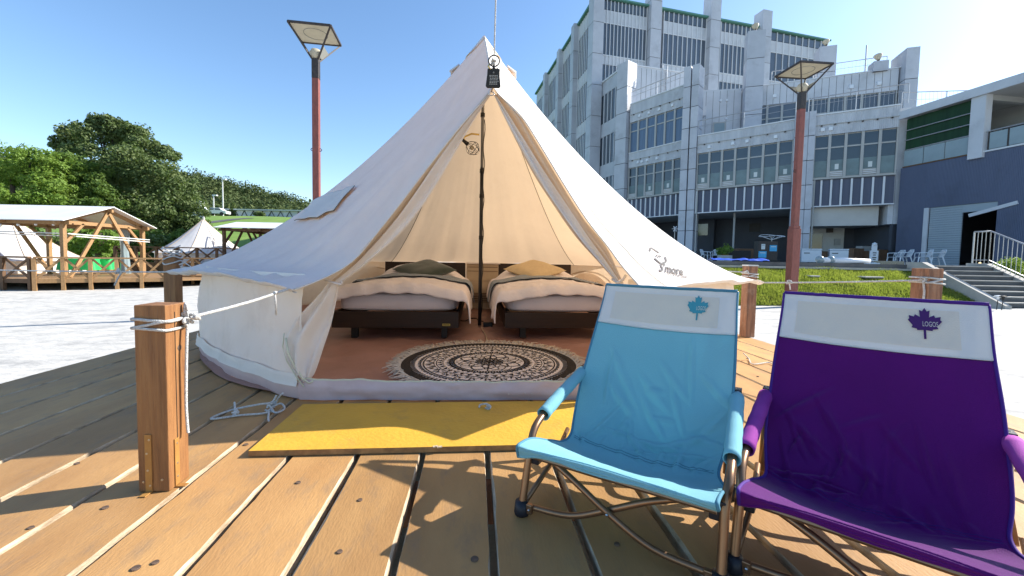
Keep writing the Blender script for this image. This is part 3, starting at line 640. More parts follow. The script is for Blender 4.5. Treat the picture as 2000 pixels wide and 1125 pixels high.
def pie(n, r0, r1, fr, tri=False, ph=0):
    for k in range(n):
        a = 2*PI*(k+ph)/n; h = PI/n*fr; r0_, r1_ = r0*RR, r1*RR
        if tri: p = [(r0_, a-h), (r1_, a), (r1_, a), (r0_, a+h)]
        else: p = [(r0_, a-h), (r1_, a-h), (r1_, a+h), (r0_, a+h)]
        b.quad(*[(r*math.cos(x), r*math.sin(x), .006) for r, x in p])
pie(110, .835, .885, .62); pie(72, .79, .80, .6); pie(120, .772, .79, .55); pie(90, .404, .448, .55); pie(44, .462, .50, .6, True); pie(40, .545, .595, .7, True); pie(64, .53, .54, .5)
pie(60, .62, .632, .6)
for k in range(28):      # leaf sprays of the middle band
    a = 2*PI*k/28
    for s_, rr_ in ((-.35, .66), (.35, .69), (0, .70)):
        ca_, r_ = a+s_*PI/28*1.5, RR*rr_; L_, w_ = (.022, .007) if s_ else (.026, .006); d1 = V(math.cos(ca_+s_), math.sin(ca_+s_), 0); d2 = V(-d1.y, d1.x, 0); c_ = V(r_*math.cos(ca_), r_*math.sin(ca_), .006)
        b.quad(c_-d1*L_, c_-d2*w_, c_+d1*L_, c_+d2*w_)
    w0 = [V(RR*(.655+.028*math.sin(q*PI*2))*math.cos(a+q*2*PI/28), RR*(.655+.028*math.sin(q*PI*2))*math.sin(a+q*2*PI/28), .006) for q in [i/8 for i in range(9)]]
    for i in range(8):
        n_ = w0[i].normalized()*.003; b.quad(w0[i]-n_, w0[i+1]-n_, w0[i+1]+n_, w0[i]+n_)
for k in range(20):
    a = 2*PI*(k+.5)/20; c_ = V(RR*.57*math.cos(a), RR*.57*math.sin(a), .006); d1 = c_.normalized(); b.quad(c_-d1*.016, c_+V(-d1.y, d1.x, 0)*.005-d1*.004, c_+d1*.012, c_-V(-d1.y, d1.x, 0)*.005-d1*.004)
for lay, (n, r0, r1, ph, wd) in enumerate([(8, .05, .30, 0, .0028), (8, .08, .37, .5, .0028), (8, .03, .17, .5, .0035), (12, .2, .38, .25, .002)]):
    for k in range(n):   # petals of the centre flower
        a = 2*PI*(k+ph)/n; hw = PI/n*1.05
        for s_ in (-1, 1):
            L_ = [V(RR*lerp(r0, r1, q)*math.cos(a+s_*hw*math.sin(PI*q)), RR*lerp(r0, r1, q)*math.sin(a+s_*hw*math.sin(PI*q)), .0062) for q in [i/10 for i in range(11)]]
            for i in range(10):
                d = (L_[i+1]-L_[i]); n_ = V(-d.y, d.x, 0).normalized()*wd; b.quad(L_[i]-n_, L_[i+1]-n_, L_[i+1]+n_, L_[i]+n_)
for a in (PI/2,): 
    for s_ in (-1, 1): b.box((0, s_*RR*.2, .0056), (.007, RR*.36, .001))
ring(b, 0, RR*.045)
b.build('woven_pattern', 'rug_black', rg, world=False)
fr = MB()
for k in range(620):
    a = 2*PI*k/620+random.uniform(-.004, .004); L_ = random.uniform(.055, .095); p0 = V(RR*.985*math.cos(a), RR*.985*math.sin(a), .004); d = V(math.cos(a+random.gauss(0, .5)), math.sin(a+random.gauss(0, .5)), 0)
    z1 = random.uniform(.004, .022)
    if p0.y+rc_.y+d.y*L_ < LA.y+.04: continue
    fr.tube([p0, p0+d*L_*.5+V(0, 0, z1), p0+d*L_+V(random.gauss(0, .008), random.gauss(0, .008), random.uniform(0, .012))], [.0035, .003, .0018], 4)
fr.build('fringe', 'fringe', rg, world=False, kind='stuff')

# yellow board in front of the door
fl = onz(485, 886, .012); ym = thing('yellow_board', 'flat yellow painted board on the deck before the tent door', 'board', (fl.x, fl.y, .002), PRZ)
MB().grid(lambda u, v: V(1.78*u, .445*v, .0195), 1, 1).build('painted_face', 'mat_yellow', ym, world=False)
MB().box((.89, .2225, .0095), (1.78, .445, .0195)).build('plywood_edge', 'mat_edge', ym, world=False)
for x, y in ((.63, .010), (.645, .006)): MB().box((x, y-.008, .0195), (.018, .008, .004), .3).build('chip', 'raw_wood', ym, world=False)

# ================================================================ posts and ropes on the deck
def post(name, c, h, m, label, wd=.083):
    t = thing(name, label, 'post', (c.x, c.y, 0), PRZ, 'rope posts on the deck')
    def sh(u, v):
        a = [(-1, -1), (1, -1), (1, 1), (-1, 1)][int(round(u*4)) % 4]; return V(a[0]*wd/2, a[1]*wd/2, lerp(0, h, v))
    b = MB().box((0, 0, h/2), (wd, wd, h)); bevel(b.build('timber', m, t, world=False), .0025)
    return t
def wraps(c, z, n, wd, parent, seed, r=.0045):
    rr = random.Random(seed); hw = wd/2+r*.8
    for k in range(n):
        zz = z+k*.0125; pts = []
        for q in range(4):
            a = [(-1, -1), (1, -1), (1, 1), (-1, 1)][q]; bq = [(1, -1), (1, 1), (-1, 1), (-1, -1)][q]; tl = (.010*a[0]*(1 if k % 2 else -.4)); tl2 = .010*bq[0]*(1 if k % 2 else -.4)
            for i in range(4): pts.append(V(lerp(a[0], bq[0], i/4)*hw, lerp(a[1], bq[1], i/4)*hw, zz+lerp(tl, tl2, i/4)+rr.uniform(-.001, .001)))
        pts.append(pts[0]); MB().tube([wmul(parent_m(c), p) for p in pts], r, 6).build('wrap', 'rope', parent, smooth=True)
def parent_m(c): return Matrix.Translation((c.x, c.y, 0)) @ Matrix.Rotation(PRZ, 4, 'Z')
def wmul(m, p): return m @ p
pA = V(-1.028, 1.193, 0); tA = post('deck_post', pA, .543, 'post_wood', 'short square brown post nearest the camera with steel straps at its foot')
def strap(x, y, z, d): 
    q = MB().box((x, y, z), d).build('steel_strap', 'bracket', tA, world=False); bevel(q, .001); return q
s1_ = strap(-.012, -.0435, .085, (.018, .003, .17)); strap(-.012, -.055, .002, (.018, .03, .003)); s3_ = strap(.0435, -.012, .075, (.003, .018, .14)); strap(.055, -.012, .002, (.03, .018, .003))
for z in (.155, .115, .065, .02): MB().lathe((-.012+.004*math.sin(z*90), -.0452, z), [(0, .0008), (.003, .0006), (.0036, -.001)], 10, Matrix.Rotation(PI/2, 3, 'X')).build('screw', 'screw', s1_, world=False)
for z in (.13, .07, .03): MB().lathe((.0452, -.012, z), [(0, .0008), (.003, .0006), (.0036, -.001)], 10, Matrix.Rotation(PI/2, 3, 'Y')).build('screw', 'screw', s3_, world=False)
for q in ((-.028, -.0425, .03), (.022, -.0425, .035)): MB().lathe(q, [(0, .0008), (.003, .0006), (.0036, -.001)], 10, Matrix.Rotation(PI/2, 3, 'X')).build('screw', 'screw', tA, world=False)
# split and knots in the timber's sunny side
MB().box((.0418, -.006, .27), (.0012, .0022, .50)).build('drying_crack', 'black', tA, world=False); MB().lathe((.0422, .012, .41), [(0, .0006), (.007, .0003), (.009, -.0005)], 12, Matrix.Rotation(PI/2, 3, 'Y')).build('wood_knot', 'plug', tA, world=False)
pB = V(-2.86, 3.45, 0); post('deck_post', pB, .655, 'post_wood', 'brown deck post behind the left tent eave wound with rope', .09)
p4 = onz(1459, 659, 0); pC = V(p4.x+.02, p4.y+.04, 0); post('deck_post', pC, .655, 'post_old', 'weathered deck post behind the right tent eave beside the blue chair', .09)
MB().box((pC.x, pC.y, .662), (.095, .095, .012), PRZ).build('cap', 'rail_metal', bpy.data.objects['deck_post.002'])
pD = V(2.30, 2.27, 0); post('deck_post', pD, .68, 'post_old', 'reddish deck post behind the purple chair in front of the steps', .09)
eFL = roof(7.99, 1.0)
r1 = rope('guy_rope', 'white guy rope tied round the nearest post', [pA+V(.047, .03, .495), lerp(pA+V(.047, .03, .495), eFL, .5)+V(0, 0, -.006), eFL], .005); wraps(pA, .475, 3, .083, r1, 3)
kA = pA+V(.055, .03, .495); knot(kA, .005, .016, r1, 5); knot(kA+V(.02, .005, .002), .0045, .012, r1, 6)
MB().tube([poly([kA, kA+V(.0, 0, .03), kA+V(-.005, 0, .045), kA+V(-.008, 0, .02), kA], k/20) for k in range(21)], .0045, 6).build('loop', 'rope', r1, smooth=True)
MB().tube([poly([kA, kA+V(.002, -.01, -.1), kA+V(-.001, -.012, -.25), kA+V(.002, -.012, -.33), kA+V(.005, -.013, -.345)], k/30) for k in range(31)], .0045, 6).build('tail', 'rope', r1, smooth=True)
q_ = lerp(kA, eFL, .82); MB().tube([q_+V(0, -.004, .008), q_+V(.004, -.006, -.03), q_+V(.006, -.006, -.085)], .004, 6).build('tail', 'rope', r1, smooth=True); knot(q_, .004, .008, r1, 9)
eL = roof(7.0, 1.0); pE = onz(5, 527, .54) if False else at(-60, 524, 3.2)
r2 = rope('guy_rope', 'white guy rope running left from the tent eave across the railing', [eL, lerp(eL, pE, .5), pE, pE+(pE-eL)*.6], .0045, sag=.01); knot(lerp(eL, pE, .22), .005, .018, r2, 11); 
q_ = lerp(eL, pE, .2); MB().tube([q_, q_+V(-.03, 0, -.04), q_+V(-.06, 0, -.10)], .005, 6).build('tail', 'rope', r2)
eR = roof(1.0, 1.0); kD = pD+V(-.05, -.03, .615)
r3 = rope('guy_rope', 'white guy rope from the right tent eave to the reddish post', [eR, lerp(eR, kD, .5), kD], .005, sag=.004); wraps(pD, .60, 3, .09, r3, 8, .005); knot(kD, .005, .016, r3, 14); MB().tube([kD, kD+V(0, -.01, -.06), kD+V(-.004, -.012, -.16)], .005, 6).build('tail', 'rope', r3); knot(lerp(eR, kD, .2), .004, .012, r3, 15); MB().tube([lerp(eR, kD, .2), lerp(eR, kD, .2)+V(.01, 0, -.05)], .004, 6).build('tail', 'rope', r3)
r4 = rope('guy_rope', 'white rope wound round the weathered post by the right eave', [roof(1.6, 1.0), lerp(roof(1.6, 1.0), pC+V(-.05, -.03, .60), .5), pC+V(-.05, -.03, .60)], .005); wraps(pC, .56, 3, .09, r4, 21); knot(pC+V(-.055, -.04, .6), .005, .016, r4, 22)
r5 = tag(MB().tube([poly([pB+V(.045*math.cos(a)*1.4, .045*math.sin(a)*1.4, .56+.012*math.sin(a*2.3)+.006*i) for i, a in enumerate([k*.9 for k in range(29)])], k/160) for k in range(161)], .0055, 6).build('rope_coil', 'rope', smooth=True), 'tangled white rope coiled round the post left of the tent', 'rope')
MB().tube([pB+V(.08, -.03, .58), pB+V(.14, -.05, .60), pB+V(.20, -.05, .56), pB+V(.10, -.04, .56)], .006, 6).build('loop', 'rope', r5)
# rope ties lying on the deck
r6 = rope('ground_tie', 'white cord knotted to the tent hem and lying on the deck', [onz(553, 768, .07), onz(545, 775, .05), onz(535, 792, .01), onz(520, 806, .008), onz(470, 811, .006), onz(412, 818, .006), onz(452, 801, .012), onz(505, 790, .03), onz(530, 786, .03), onz(540, 772, .06)], .0042, n=90)
for i, (x, y, s_) in enumerate(((460, 807, .010), (528, 797, .016), (534, 790, .012))): knot(onz(x, y, .012), .004, s_, r6, 30+i)
MB().tube([poly([onz(530, 796, .012), onz(548, 788, .02), onz(556, 798, .012), onz(540, 806, .01), onz(528, 800, .01)], k/24) for k in range(25)], .004, 6).build('loop', 'rope', r6, smooth=True)
MB().tube([onz(458, 805, .012), onz(459, 795, .02), onz(458, 786, .025)], .004, 6).build('tail', 'rope', r6); MB().tube([onz(526, 800, .01), onz(524, 815, .006), onz(525, 822, .006)], .004, 6).build('tail', 'rope', r6)
r7 = rope('sill_tie', 'short white cord loop tied at the middle of the door sill', [onz(928, 803, .012), onz(938, 797, .012), onz(952, 800, .02), onz(958, 794, .035), onz(950, 789, .04), onz(938, 791, .03), onz(936, 797, .02)], .0042); knot(onz(951, 795, .03), .004, .010, r7, 41)
e2 = onz(1452, 690, .06); r8 = rope('chain_tie', 'dark cord and chain at the tent foot behind the chairs', [e2, onz(1462, 700, .01), onz(1470, 711, .008), onz(1500, 708, .008), onz(1512, 712, .008)], .004, 'cord')
# ================================================================ camping chairs
LEAF = [(0, 1), (.09, .80), (.20, .86), (.17, .50), (.36, .62), (.40, .50), (.60, .56), (.58, .40), (.64, .34), (.46, .10), (.50, 0), (.30, -.04), (.28, -.10), (.05, -.08), (.045, -.42)]
LEAF = LEAF + [(-x, y) for x, y in reversed(LEAF[1:])]
def make_chair(name, label, loc, rz, fab, edge, prt, slv, seed):
    t = thing(name, label, 'chair', loc, rz, 'low camping chairs on the deck'); W = .46
    # sling profile: (depth, height) from front lip over seat, crease, up the back
    prof = [(-.047, .198), (-.053, .206), (-.042, .211), (.04, .190), (.14, .152), (.23, .122), (.275, .122), (.315, .150), (.37, .212), (.44, .300), (.52, .408), (.60, .520), (.648, .592)]
    PV = [V(0, a, b_) for a, b_ in prof]; rr = random.Random(int(seed*10)); CRE = []
    for k in range(34):
        an = rr.choice((rad(rr.uniform(20, 70)), rad(rr.uniform(110, 160)), rad(rr.uniform(75, 105)), rad(rr.uniform(-15, 15)))); L_ = rr.uniform(.03, .10)
        CRE.append((rr.uniform(.08, .92)*W, rr.uniform(.47, .80)*.92, math.cos(an), math.sin(an), L_, rr.uniform(.004, .009), rr.uniform(.004, .008)))
    for k in range(7): CRE.append(((.12+.76*k/6)*W, .505*.92+rr.uniform(-.01, .02), math.cos(rad(90+rr.uniform(-22, 22))), math.sin(rad(90+rr.uniform(-22, 22))), rr.uniform(.03, .07), .009, rr.uniform(.006, .011)))
    def sling(u, v, off=0.):
        p = poly(PV, v); p2 = poly(PV, min(1, v+.01)); p1 = poly(PV, max(0, v-.01)); tn = (p2-p1).normalized(); nr = V(0, -tn.z, tn.y)
        s_ = (u-.5)*2; wv = W*(.5+.012*math.sin(PI*v)) - .035*math.exp(-((v-.5)/.16)**2)*W*.0
        pin = .018*math.exp(-((v-.52)/.10)**2) + .006*nz(v*7, s_, seed)
        x = W/2 + s_*(wv-pin)
        sagb = -.030*(1-s_*s_)*math.sin(PI*min(1, max(0, v)))**.8
        bk_ = sstep(.42, .56, v)*(1-sstep(.84, .875, v)); wr = .010*nz(u*3.2+seed, v*6, 1)*math.sin(PI*v) + .0015*nz(u*14, v*18, seed)*math.sin(PI*v)
        if bk_ > 0:
            X_, Y_ = u*W, v*.92; cr = 0
            for (cx, cy, ca, sa, ln, wd_, am) in CRE:
                dx, dy = X_-cx, Y_-cy; al = dx*ca+dy*sa; ac = -dx*sa+dy*ca
                if abs(al) < ln and abs(ac) < wd_*4:
                    k = (1-(al/ln)**2); ac2 = ac/(wd_*(.5+.7*k)); cr += am*k*(math.exp(-ac2*ac2) - .55*math.exp(-(ac2-1.4)**2))
            wr += cr*bk_
        fl = -.016*math.exp(-((s_+1)/.18)**2)*math.exp(-(v/.05)**2)
        return V(x, p.y, p.z+fl) + nr*(sagb+wr+off)
    vb = .868
    sl_ = MB().grid(lambda u, v: sling(u, v*vb), 110, 220).build('sling', fab, t, world=False, smooth=True); solidify(sl_, .004)
    bn = MB().grid(lambda u, v: sling(u, lerp(vb, .998, v), .0015), 46, 26).build('head_band', 'white_fabric', t, world=False, smooth=True); solidify(bn, .005)
    MB().grid(lambda u, v: sling(lerp(.09, .88, u), lerp(vb+.012, .965, v), .0052), 40, 20).build('head_pad', 'white_patch', bn, world=False, smooth=True)
    # bound edges
    for u in (0, 1): MB().tube([sling(u, k/90, .001) for k in range(91)], .0042, 6).build('edge_binding', edge, t, world=False, smooth=True)
    MB().tube([sling(k/46, .998, .002)+V(0, 0, .002+.0015*nz(k*.5, seed)) for k in range(47)], .0062, 6).build('edge_binding', edge, t, world=False, smooth=True)
    MB().tube([sling(k/46, .012, .0)+V(0, 0, .0) for k in range(47)], .0045, 6).build('edge_binding', fab, t, world=False, smooth=True)
    for vv in (.50, .512): MB().tube([sling(.03+.94*k/46, vv, .0028) for k in range(47)], .0009, 4).build('stitch_line', edge, t, world=False)
    MB().tube([sling(.01+.98*k/46, vb, .0045) for k in range(47)], .0018, 4).build('stitch_line', 'white_fabric', t, world=False)
    # printed leaf and word
    bm = bmesh.new(); Lh = .033; uc, vc = .735, .930
    def pos(x, y, off): return sling(uc+x/W, vc+y/.72, off)
    vs = [bm.verts.new(pos(x*Lh*1.62, (y-.25)*Lh*1.15, .0075)) for x, y in LEAF]; bm.faces.new(vs); bmesh.ops.triangulate(bm, faces=bm.faces[:])
    me = bpy.data.meshes.new('leaf_logo'); bm.to_mesh(me); bm.free(); me.materials.append(MATS[prt]); lf = link('leaf_logo', me, t, world=False)
    v, f = text_geo('LOGOS', .0105); b = MB(); b.v = [tuple(pos(q[0]*.90+.0110, q[1]*1.15-.0065, .0088)) for q in v]; b.f = f; b.m = [0]*len(f); b.build('lettering', 'white_patch', lf, world=False)
    r = .0105
    for s_, x in ((-1, -.012), (1, W+.012)):
        lx = x
        fp = [V(lx, 0, .02), V(lx, .02, .09), V(lx, .042, .165), V(lx+s_*.004, .065, .200), V(lx+s_*.006, .105, .222), V(lx+s_*.006, .20, .245), V(lx+s_*.005, .33, .268), V(lx+s_*.004, .47, .292)]
        MB().tube([poly(fp, k/40) for k in range(41)], r, 10).build('front_leg', 'bronze', t, world=False, smooth=True)
        sv = [poly(fp, lerp(.62, .965, k/14)) for k in range(15)]; sm = MB(); sm.tube(sv, [.0180*(1+.04*math.sin(k*2+seed)) for k in range(15)], 16, cap=False)
        solidify(sm.build('arm_sleeve', slv, t, world=False, smooth=True), .003)
        MB().tube([poly(fp, .985), poly(fp, 1)+V(0, .012, .003)], .0125, 10).build('arm_end_cap', 'chrome', t, world=False, smooth=True)
        xi = x-s_*.020; up = [V(xi, .672, .590), V(xi, .566, .402), V(xi+s_*.006, .44, .222), V(x-s_*.010, .33, .100)]
        MB().tube(up, r*.95, 10).build('back_upright', 'bronze', t, world=False, smooth=True)
        MB().tube([V(x, .40, .018), V(x, .425, .14), V(x, .465, .285)], r, 10).build('rear_leg', 'bronze', t, world=False, smooth=True)
        MB().box((x, .478, .285), (.03, .035, .04)).build('joint', 'black_plastic', t, world=False)
        bevel(MB().box((x-s_*.014, .045, .150), (.034, .026, .045)).build('joint', 'black_plastic', t, world=False), .003)
        for y in (0, .40):
            ft = MB().lathe((x, y, 0), [(0, 0), (.019, 0), (.021, .006), (.018, .036), (.0, .038)], 14).build('foot', 'black_plastic', t, world=False, smooth=True)
            bevel(MB().box((x-s_*.022, y, .022), (.022, .014, .026)).build('foot_hinge', 'bronze', ft, world=False), .002)
            MB().ball((x-s_*.026, y-.009, .022), .004, 8).build('rivet', 'chrome', ft, world=False)
        MB().tube([V(x, .012, .022), V(x+s_*-.006, .2, .075), V(x, .31, .125)], .0075, 8).build('side_brace', 'bronze', t, world=False, smooth=True)
        MB().tube([V(x, .39, .03), V(x-s_*.006, .2, .10), V(x, .052, .165)], .0075, 8).build('side_brace', 'bronze', t, world=False, smooth=True)
    a, b_ = -.012, W+.012
    for y, zt in ((.008, .176), (.40, .135)):
        MB().tube([poly([V(a+.02, y, .022), V(a+.14, y-.004, .040), V(lerp(a, b_, .5), y-.006, .092), V(b_-.14, y, .145), V(b_-.02, y+.03, zt)], k/20) for k in range(21)], .0082, 9).build('cross_bar', 'bronze', t, world=False, smooth=True)
        MB().tube([poly([V(b_-.02, y, .022), V(b_-.14, y-.014, .040), V(lerp(a, b_, .5), y-.022, .092), V(a+.14, y-.012, .145), V(a+.02, y+.03, zt)], k/20) for k in range(21)], .0082, 9).build('cross_bar', 'bronze', t, world=False, smooth=True)
        MB().ball((lerp(a, b_, .5), y-.031, .092), .0045, 8).build('rivet', 'chrome', t, world=False)
    MB().tube([V(.01, .668, .588), V(W-.01, .668, .588)], .008, 8).build('top_rail', 'bronze', t, world=False)
    MB().tube([V(.0, -.030, .186), V(W, -.030, .186)], .008, 8).build('seat_rail', 'bronze', t, world=False)
    return t
make_chair('camping_chair', 'turquoise blue low folding camp chair with white headrest band', (.049, 1.075, .002), -rad(30.7), 'blue_fabric', 'blue_edge', 'blue_print', 'blue_fabric', 1.3)
make_chair('camping_chair', 'dark purple low folding camp chair at the right edge', (.522, .882, .002), -rad(38.6), 'purple_fabric', 'purple_edge', 'purple_print', 'purple_sleeve', 6.1)

# ================================================================ park lamps
def lamp(px, D, label, rot, base):
    c = at(px, 480, D); t = thing('lamp_post', label, 'lamp post', (c.x, c.y, ZP), 0, 'square lantern lamp posts')
    zt = base; wd = .138
    def bx(name, m, z0, z1, w_, p=None): return bevel(MB().box((0, 0, (z0+z1)/2), (w_, w_, z1-z0), rot).build(name, m, p or t, world=False), .008)
    bx('base_sleeve', 'lamp_red', 0, 2.45, wd*1.5); bx('collar', 'lamp_red', 2.45, 2.52, wd*1.28); s_ = bx('shaft', 'lamp_red', 2.5, zt-.42, wd); bx('neck', 'lamp_black', zt-.42, zt, wd*1.04)
    for s1 in (-1, 1): MB().tube([Matrix.Rotation(rot, 3, 'Z') @ V(s1*(wd/2+.045*math.sin(a)), 0, zt-1.95+.03*math.cos(a)) for a in [k*PI/8 for k in range(9)]], .008, 6).build('hook', 'lamp_black', s_, world=False)
    R = Matrix.Rotation(rot, 3, 'Z'); H = .54; hw = .42
    crn = [R @ V(a*hw, b_*hw, zt+H) for a, b_ in ((-1, -1), (1, -1), (1, 1), (-1, 1))]; low = [R @ V(a*.06, b_*.06, zt-.02) for a, b_ in ((-1, -1), (1, -1), (1, 1), (-1, 1))]
    for i in range(4):
        MB().beam(crn[i], crn[(i+1) % 4], .036, .040).build('rim_bar', 'lamp_black', t, world=False); MB().beam(low[i], crn[i], .028, .028).build('stay', 'lamp_black', t, world=False)
    pn = MB().box((0, 0, zt+H+.005), (hw*2-.03, hw*2-.03, .014), rot).build('reflector_panel', 'lamp_panel', t, world=False)
    MB().tube([V(.24*math.cos(a), .24*math.sin(a), zt+H-.008) for a in [k*PI/16 for k in range(33)]], .006, 5, cap=False).build('ring', 'lamp_glass', pn, world=False)
    for i in range(4):
        a0, a1 = lerp(low[i], crn[i], .10), lerp(low[i], crn[i], .42); b0, b1 = lerp(low[(i+1) % 4], crn[(i+1) % 4], .10), lerp(low[(i+1) % 4], crn[(i+1) % 4], .42)
        if i in (1, 2): solidify(MB().quad(a0, b0, b1, a1).build('shade_glass', 'lamp_glass', t, world=False), .008)
    MB().lathe((0, 0, zt), [(.05, 0), (.11, .05), (.13, .13), (.09, .20), (0, .22)], 16).build('globe', 'lamp_panel', t, world=False, smooth=True)
    return t
lamp(619, 9.2, 'red square lamp post rising behind the tent on the left', rad(9), 4.93 - ZP)
lamp(1550, 10.5, 'red square lamp post in front of the grey building', rad(5), 4.95 - ZP)
# ================================================================ the big building on the right
K = 1.2
def BZ(z): return CAMZ + (z-CAMZ)*K
def P2(x, y): return V(x*K, y*K, 0)
bld = thing('exhibition_hall', 'large grey panelled building with stepped floors and tall pillars on the right', 'building', (11.4*K, 28*K, ZT))
class Seg:
    def __init__(s, A, B):
        s.A, s.B = A, B; d = B-A; s.L = d.length; s.u = d/s.L; s.n = V(s.u.y, -s.u.x, 0)
        if s.n.dot((A+B)/2) > 0: s.n = -s.n
        s.rz = math.atan2(s.u.y, s.u.x)
    def at(s, d, off, z): q = s.A + s.u*d + s.n*off; return V(q.x, q.y, z)
    def slab(s, name, m, d0, d1, z0, z1, off=0., th=.12, parent=None):
        return piece(name, m, s.at((d0+d1)/2, off+th/2, (z0+z1)/2), (d1-d0, th, z1-z0), s.rz, parent or bld)
def railing(seg, z, h, parent, step=1.9, off=.0, bars=True, d0=0, d1=None):
    d1 = seg.L if d1 is None else d1; t = MB(); t.tube([seg.at(d0, off, z+h), seg.at(d1, off, z+h)], .03, 6); t.tube([seg.at(d0, off, z+h*.62), seg.at(d1, off, z+h*.62)], .014, 5)
    r = t.build('railing', 'rail_metal', parent); n = max(1, int((d1-d0)/step))
    for k in range(n+1): MB().tube([seg.at(lerp(d0, d1, k/n), off, z), seg.at(lerp(d0, d1, k/n), off, z+h)], .028, 6).build('baluster', 'rail_metal', r)
    if bars:
        b = MB(); m_ = int((d1-d0)/.22)
        for k in range(m_): b.tube([seg.at(lerp(d0, d1, k/m_), off, z+.05), seg.at(lerp(d0, d1, k/m_), off, z+h*.97)], .007, 4, cap=False)
        b.build('infill_bars', 'rail_metal', r, kind='stuff')
def windows(seg, n, z0, z1, pane, tr=.70, film=False, grille=(), papers=(), curt=False):
    w_ = seg.L/n; zt = lerp(z0, z1, tr)
    for k in range(n):
        a, b_ = k*w_+.08, (k+1)*w_-.08
        wn = seg.slab('window', 'frame', k*w_+.03, (k+1)*w_-.03, z0, z1, -.10, .06)
        seg.slab('pane', pane, a, b_, zt+.05, z1-.06, -.045, .03, wn)
        g0 = z0+(.42 if k in grille else .06)
        if film:
            seg.slab('pane', pane, a, b_, lerp(z0, zt, .58), zt-.05, -.045, .03, wn); seg.slab('frosted_film', 'film', a, b_, g0, lerp(z0, zt, .58)-.002, -.045, .032, wn)
        else: seg.slab('pane', pane, a, b_, g0, zt-.05, -.045, .03, wn)
        seg.slab('transom', 'frame', a-.02, b_+.02, zt-.045, zt+.045, -.04, .07, wn)
        if k in grille:
            for q in range(3): seg.slab('louvre', 'fin', a, b_, z0+.08+q*.11, z0+.13+q*.11, -.03, .07, wn)
        if k in papers: seg.slab('notice', 'paper', lerp(a, b_, .38), lerp(a, b_, .68), g0+.08, g0+.42, -.008, .01, wn)
    for k in range(n+1): seg.slab('mullion', 'frame', max(0, k*w_-.075), min(seg.L, k*w_+.075), z0, z1, -.06, .14)
def hood(seg, d, z, s=.22):
    b = MB(); M_ = Matrix.Rotation(seg.rz, 3, 'Z'); c = seg.at(d, .02, z)
    b.box(c+seg.n*.10, (s, .22, s*.9), seg.rz); b.box(c+seg.n*.10+V(0, 0, s*.52), (s*.8, .18, s*.2), seg.rz); bevel(b.build('vent_hood', 'white_plastic', bld), .02)
def clad(name, c, wx, wy, rz, z0, z1, m='panel', h=1.68):
    core = piece(name, 'joint', V(c.x, c.y, (z0+z1)/2), (wx-.04, wy-.04, z1-z0-.04), rz, bld); z = z1; 
    while z > z0+.05:
        a = max(z0, z-h); piece('panel', m, V(c.x, c.y, (a+z)/2), (wx, wy, z-a-.05), rz, core); z = a
    return core
bays = [(Seg(P2(8.8, 31.75), P2(11.4, 28)), 11, 6), (Seg(P2(11.9, 27), P2(15.8, 23.55)), 11, 7), (Seg(P2(16.46, 22.9), P2(19.4, 21.1)), 8, 5)]
zS, zI, zH, zPp = BZ(3.8), BZ(5.32), BZ(7.6), BZ(8.68)
# inner masses so that nothing is hollow
def mass(name, pts, z0, z1, m): return MB().prism([(x*K, y*K) for x, y in pts], z0, z1).build(name, m, bld)
mass('floor_mass', [(9.05, 31.9), (11.65, 28.15), (12.15, 27.2), (16.0, 23.8), (16.66, 23.12), (19.6, 21.35), (24, 24), (27, 34), (12, 36)], zS+.1, BZ(8.6), 'panel_light')
mass('upper_mass', [(9.05, 31.9), (11.65, 28.15), (12.4, 29.3), (14, 35), (10, 36)], BZ(8.6), BZ(12.3), 'panel_light')
mass('rear_mass', [(12.9, 30.4), (16.3, 28.75), (23.2, 25.65), (24.2, 25.4), (28, 33), (15, 38)], BZ(8.6), BZ(12.45), 'panel_light')
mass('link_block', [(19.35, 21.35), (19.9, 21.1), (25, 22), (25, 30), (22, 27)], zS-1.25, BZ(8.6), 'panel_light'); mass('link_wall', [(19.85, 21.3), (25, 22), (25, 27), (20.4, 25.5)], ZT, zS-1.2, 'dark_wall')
mass('penthouse', [(8.95, 32.6), (13.9, 33.8), (14, 37), (9, 38)], BZ(12.2), BZ(15.55), 'panel_light')
mass('tower_mass', [(6.95, 36.25), (31.0, 42.6), (26, 60), (3.1, 57)], ZT, BZ(22.8), 'panel')
mass('corner_mass', [(7.2, 37.1), (8.7, 32.6), (12, 36), (9, 40)], ZT, BZ(15.5), 'panel')
for bi, (sg_, nf, nw) in enumerate(bays):
    # blue fascia with white fins
    for k in range(nf):
        sg_.slab('fascia_panel', 'blue_panel', k*sg_.L/nf+.02, (k+1)*sg_.L/nf-.02, zS, zI-.12, -.12, .12)
        sg_.slab('fin', 'fin', k*sg_.L/nf-.05+(.06 if k == 0 else 0), k*sg_.L/nf+.05+(.06 if k == 0 else 0), zS, zI-.16, .0, .10)
    sg_.slab('drip_edge', 'fin', 0, sg_.L, zS-.07, zS-.003, -.10, .22); sg_.slab('sill', 'frame', 0, sg_.L, zI-.115, zI-.003, -.10, .28)
    windows(sg_, nw, zI, zH, 'glass', .70, True, grille=[(0, 2, 4), (0, 2, 4, 6), (1, 3)][bi], papers=[(2, 4), (0, 2, 4, 6), (1, 3)][bi])
    sg_.slab('spandrel', 'rib_panel', 0, sg_.L, zH+.003, zPp, -.10, .22); sg_.slab('drip_edge', 'frame', 0, sg_.L, zH+.64, zH+.68, .115, .06)
    for k in range(6): sg_.slab('bracket', 'lamp_black', sg_.L*(k+.5)/6-.04, sg_.L*(k+.5)/6+.04, zH+.56, zH+.636, .125, .10)
    sg_.slab('coping', 'fin', 0, sg_.L, zPp+.003, zPp+.08, -.14, .32)
    for q in [(.2, .28, .38, .56), (.14, .40, .55, .83), (.10, .20)][bi]: hood(sg_, q*sg_.L, zH+.34)
